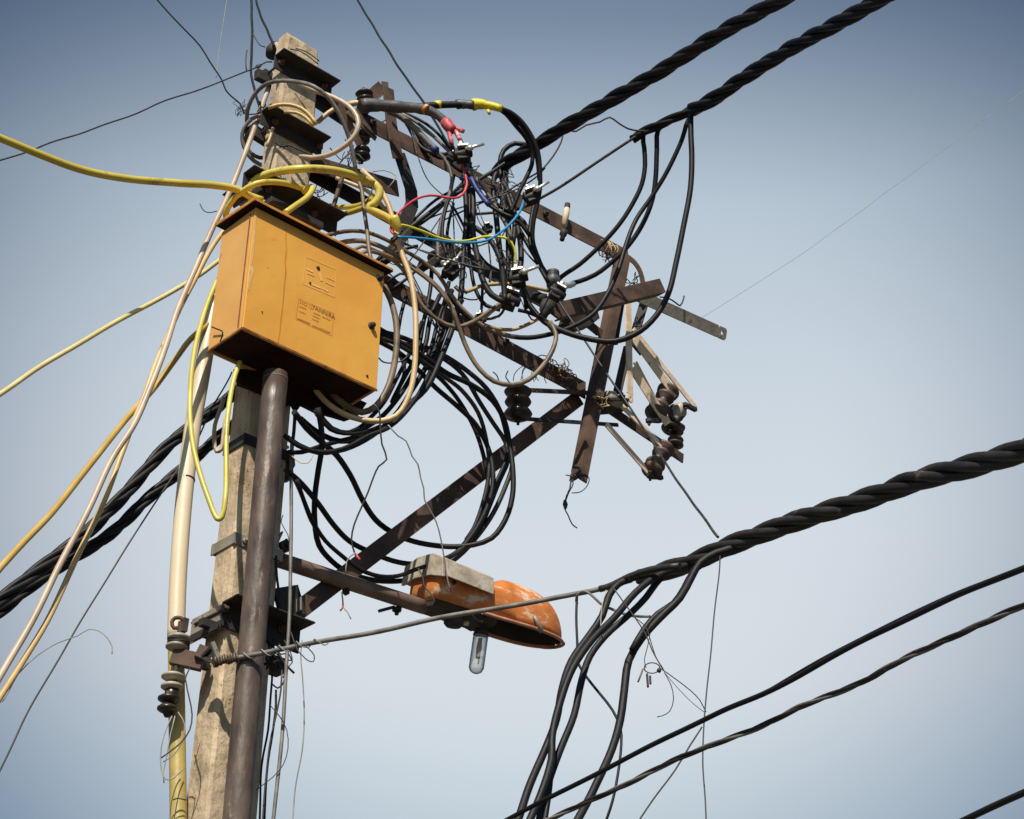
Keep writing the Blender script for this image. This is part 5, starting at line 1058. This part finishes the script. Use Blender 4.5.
# ---- wires at the far right
cable('long thin dark wire from the knee plate down to the thick twisted cable', [(556, 296), (574, 325), (591, 350), (610, 378), (630, 408), (650, 438), (668, 467), (690, 499), (718, 537)], 2.2, 'thin_wire', Y=(7.1, 7.0, 5.6), name='wire', cat='wire')
cable('thin black wire dropping from the thick twisted cable past both lower lines', [(720, 556), (719, 575), (715, 610), (711, 650), (707, 685), (705, 712), (704, 730), (703, 765), (705, 800), (706, 829)], 1.5, 'thin_wire', Y=(5.3, 5.2), ext=(0, 3), name='wire', cat='wire')
cable('thin black wire slanting down left from the knot on the lower line', [(702, 727), (690, 745), (675, 770), (655, 797), (636, 825)], 1.7, 'thin_wire', Y=5.1, ext=(0, 3), name='wire', cat='wire')
GS = 'thin stray wires right of the fray'
for lab, P, w_ in (
    ('from the fray down to the small tag knot', [(612, 586), (624, 602), (636, 618), (646, 634), (652, 650), (658, 662), (664, 671)], 1.3),
    ('second of the pair ending at the small tag knot', [(632, 616), (645, 626), (650, 640), (655, 656), (662, 668)], 1.0),
    ('hanging down to the metal tags', [(650, 634), (647, 648), (644, 660), (646, 668)], .9),
    ('from the tag knot right to the vertical drop wire', [(660, 668), (674, 678), (690, 690), (700, 700), (706, 712)], 1.1),
    ('curling down from the tag knot', [(664, 672), (671, 684), (674, 698), (670, 711), (662, 716), (657, 717)], 1.0),
    ('faint second line beside the one to the drop wire', [(664, 672), (680, 690), (694, 704), (704, 712)], .7),
): cable('stray thin wire, '+lab, P, w_, 'thin_wire', Y=5.35, group=GS, name='wire', cat='wire')
o = thing('wire_tags', aty(648, 680, 5.35), 'small dark metal tags dangling on a wire ring right of the fray', 'tag')
m1 = MB(); m1.bar(aty(647, 674, 5.35), aty(648, 687, 5.35), .012, .006); m1.bar(aty(650, 676, 5.34), aty(650.5, 684, 5.34), .010, .006); m1.build('tag_plate', 'dark_steel', o, bevel=.0005)
m1 = MB(); c = aty(652, 668, 5.35); m1.tube([c+R_*.024*math.cos(a)+U_*.016*math.sin(a) for a in [i*math.pi/9 for i in range(19)]], .0018, 6); m1.lathe(aty(657, 671, 5.35), aty(661, 670, 5.35), [(0, .004), (.5, .009), (1, .004)], 8); m1.build('ring', 'thin_wire', o)
m1 = MB(); m1.tube([aty(643, 669, 5.35), aty(640, 677, 5.35), aty(638, 682, 5.35)], .003, 6); m1.build('pale_end', 'brown_cable', o)
# hanging wire twist from the post foot
o = thing('wire_twist', pl(573, 478, -.08), 'twisted black wire dangling from the hole in the far post foot', 'wire')
rnd = random.Random(3)
for nm, P, w_ in (('strand', [(566, 475), (572, 477), (573, 484), (569, 492), (566, 500), (564, 507), (568, 515), (572, 524), (577, 528)], 1.3), ('strand', [(574, 476), (584, 474), (589, 478), (587, 486), (580, 492), (572, 493)], 1.1), ('strand', [(571, 480), (570, 488), (567, 495), (565, 502)], 1.8)):
    raw = path(P, -.08); MB().tube(spline(raw, .015), px2m(w_, raw[0])/2, 6).build(nm, 'thin_wire', o)
m1 = MB(); m1.lathe(pl(565, 500, -.08), pl(565.5, 509, -.08), [(0, .006), (.5, .012), (1, .005)], 8); m1.build('knot', 'dark_steel', o)
# binding wires
o = thing('binding_wire', pl(600, 247, -.03), 'binding wire wound round the end of the upper crossarm at the far post', 'wire')
coilwire(pl(601, 247, .0), pl(613, 253, .0), 5, .040, .003, 'tan_pvc', 'winding', o)
tangle(pl(608, 252, -.03), .05, 5, .0022, 'thin_wire', 'loose_ends', 41, o)
o = thing('binding_wire', pl(552, 367, -.03), 'ragged binding wire round the lower crossarm left of the brace head', 'wire')
coilwire(pl(540, 362, .0), pl(573, 381, .0), 9, .038, .0025, 'rust_steel', 'winding', o)
tangle(pl(563, 371, -.04), .05, 5, .002, 'tan_pvc', 'loose_ends', 43, o)
o = thing('binding_wire', pl(535, 378, -.05), 'curly black wire ends bristling under the lower crossarm near the big hanging loop', 'wire')
for k in range(8):
    x0 = 520+k*3.5; q = rnd.uniform(-1, 1); P = [(x0+10, 362+k*2), (x0+4*q, 369+rnd.uniform(-2, 3)), (x0-3+6*q, 376+rnd.uniform(-2, 3)), (x0-2+9*q, 381+rnd.uniform(-5, 3))]
    raw = path(P, -.06); MB().tube(spline(raw, .012), .0020, 5).build('wire_end', 'thin_wire', o)
for lab, P in (('first short wire end left under the lower crossarm', [(508, 371), (506, 377), (511, 384), (514, 388)]), ('second short wire end, left of the curly bristles', [(493, 372), (497, 376), (499, 382)])):
    cable(lab, P, 1.2, 'thin_wire', off=-.05, name='wire', cat='wire')
tag(tangle(pl(631, 283, -.04), .05, 6, .0025, 'thin_wire', 'wire_tuft', 51), 'black wire tuft in the gap above the channel stub beside the far post', 'wire')
tag(tangle(pl(600, 402, -.10), .05, 4, .0025, 'tan_pvc', 'wire_tuft', 52), 'tan straw like wire scraps on the foot of the far post', 'wire')
cable('bent brown wire sticking out from the right end of the channel stub', [(660, 297), (668, 298), (676, 303), (680, 306), (683, 300), (684, 296)], 1.6, 'thin_wire', off=-.06, name='wire', cat='wire')
tag(tangle(pl(618, 303, -.16), .025, 3, .0018, 'grey_wire', 'wire_tuft', 53), 'tiny pale wire scrap on the channel stub', 'wire')
# thin wires in the middle
GM = 'thin wires criss crossing the middle of the tangle'
for lab, P, w_, y_ in (
    ('straight from the blue wire start to the upper right', [(400, 236), (430, 218), (470, 205), (510, 192), (535, 178), (545, 168)], 1.6, 7.0),
    ('pair slanting behind the grey cable, upper', [(405, 124), (415, 138), (428, 156)], 1.0, 7.0),
    ('pair slanting behind the grey cable, lower', [(407, 122), (420, 142), (430, 158)], 1.0, 7.0),
    ('hanging in the window left of the pink bend', [(455, 190), (452, 208), (448, 222), (446, 234)], 1.1, 7.0),
    ('crossing from the clamp at the lower left to the right', [(400, 240), (420, 250), (440, 257), (466, 265), (486, 270)], 1.6, 6.7),
    ('loop of two wires above the claw clamp', [(450, 258), (462, 256), (474, 262), (486, 270), (470, 266), (452, 258)], 1.4, 6.75),
    ('curl in the window right of the pair of heavy cores', [(480, 202), (476, 212), (480, 224), (486, 230), (482, 218), (478, 206)], 1.0, 7.05),
    ('from the knee plate up to the pair of cores', [(552, 284), (540, 268), (526, 252), (516, 235)], 1.8, 7.1),
    ('slack loop left of the black clamp body', [(460, 296), (466, 299), (476, 300), (484, 294), (490, 284), (491, 270)], 1.5, 7.0),
    ('drop from the crossarm through the lower crossarm gap', [(488, 240), (490, 255), (491, 270), (489, 284)], 1.6, 7.1),
    ('below the tan jacket cable clip', [(446, 330), (443, 338), (438, 344), (430, 350)], 1.5, 6.9),
    ('running off the left clamp toward the grey cable', [(330, 148), (336, 155), (342, 160), (350, 150)], 1.2, 6.7),
    ('short drops beside the strap at the pole top', [(349, 152), (348, 160), (350, 168)], 1.2, 6.7),
    ('link from the short arm to the upper crossarm', [(375, 128), (381, 123), (388, 119)], 1.4, 6.9),
): cable('thin wire, '+lab, P, w_, 'thin_wire', Y=y_, group=GM, name='wire', cat='wire')
for k, (x, y, s_, n_, lab) in enumerate(((352, 150, .09, 6, 'sparse thin wire nest between the short arm and the black shackle insulator'), (470, 175, .07, 7, 'dense black wire nest under the silver bolt clamp'), (505, 185, .10, 8, 'black wire nest where the left upper bundle ends'), (325, 190, .09, 6, 'ragged fringe hanging from the dark beam right of the pole'), (505, 262, .08, 6, 'wire nest above the middle clamp'), (455, 262, .09, 7, 'wire nest round the claw clamp'), (400, 250, .08, 5, 'thin wire nest at the yellow cable end'))):
    tag(tangle(aty(x, y, 6.9 if k else 6.6), s_*.8, n_, .0022, 'thin_wire', 'wire_tangle', 60+k, pts=7), lab, 'wire')
# more heavy cores filling the middle
GQ = 'black cables crossing behind the clamps'
for lab, P, w_, y_ in (
    ('rising from the claw clamp to the grey cable end', [(452, 268), (446, 252), (442, 235), (444, 215), (450, 195), (454, 175)], 3.6, 6.8),
    ('down from the red boots along the pair', [(466, 158), (468, 180), (470, 205), (468, 235), (470, 260), (476, 290), (486, 305), (500, 310)], 4, 6.95),
    ('from the middle clamp curling down into the brown loop', [(521, 286), (527, 300), (537, 314), (548, 325), (556, 336)], 4, 6.95),
    ('from claw clamp down past the lower crossarm', [(449, 282), (445, 300), (438, 320), (432, 345), (424, 365)], 4.2, 6.85),
    ('thick one crossing behind the blue wire from upper left to the knee plate', [(486, 196), (498, 205), (512, 213), (524, 222), (530, 236), (534, 252), (542, 268), (552, 284)], 4.6, 7.1),
    ('left one of the twin entering the knee plate from above', [(535, 200), (531, 222), (530, 242), (537, 262), (548, 282)], 4.2, 7.05),
    ('from the left edge of the tangle to the clamp nuts', [(395, 238), (410, 224), (424, 210), (436, 200), (450, 192)], 3, 6.95),
    ('curved one from the short arm down behind the yellow end', [(408, 214), (404, 226), (396, 240), (385, 252), (376, 262)], 4.4, 6.95),
    ('stretching from the box lid up right behind the brown fan', [(374, 268), (388, 258), (402, 250), (418, 246)], 3.6, 6.8),
    ('second one stretching from the box lid up right', [(388, 292), (402, 282), (414, 272), (424, 262)], 3.2, 6.85),
    ('from behind the box edge to the lower crossarm', [(386, 284), (400, 274), (412, 275), (420, 262)], 2.6, 6.85),
): cable('black cable, '+lab, P, w_, 'black_pvc', Y=y_, group=GQ)
# insulating tape bands on the tan jacket cable, far kite string
cable('nearly invisible far thread crossing the sky at the right', [(1030, 86), (900, 182), (800, 255), (690, 325)], .45, 'grey_wire', Y=9, ext=(6, 0), name='thread', cat='thread')

# loose wires threading the tangle between the clamps: nothing tells them apart
rnd = random.Random(77)
AN = [(404, 118), (424, 130), (455, 158), (470, 175), (497, 185), (515, 170), (531, 197), (505, 215), (450, 205), (438, 240), (450, 270), (486, 262), (518, 280), (509, 300), (552, 292), (480, 320), (430, 300), (405, 262), (395, 240), (540, 240), (470, 290), (440, 330), (525, 310), (380, 262), (495, 240)]
for k in range(27):
    p, q = rnd.sample(AN, 2)
    while not 25 < math.hypot(p[0]-q[0], p[1]-q[1]) < 105: p, q = rnd.sample(AN, 2)
    sag = rnd.uniform(-6, 22); mx_, my_ = (p[0]+q[0])/2+rnd.uniform(-5, 5), (p[1]+q[1])/2+sag
    P = [(p[0]+rnd.uniform(-4, 4), p[1]+rnd.uniform(-4, 4)), (mx_, my_), (q[0]+rnd.uniform(-4, 4), q[1]+rnd.uniform(-4, 4))]
    thick = k % 3 == 0
    if thick: cable('loose black cable threading through the tangle between the clamps', P, rnd.uniform(2.6, 4.2), rnd.choice(['black_pvc', 'black_dusty', 'black_matt']), Y=(rnd.uniform(6.8, 7.15), rnd.uniform(6.85, 7.15)), group='loose black cables in the tangle')
    else: cable('thin dark loose wire threading through the tangle between the clamps', P, rnd.uniform(.9, 1.7), 'thin_wire', Y=(rnd.uniform(6.75, 7.1), rnd.uniform(6.8, 7.1)), group='thin loose wires in the tangle', name='wire', cat='wire')
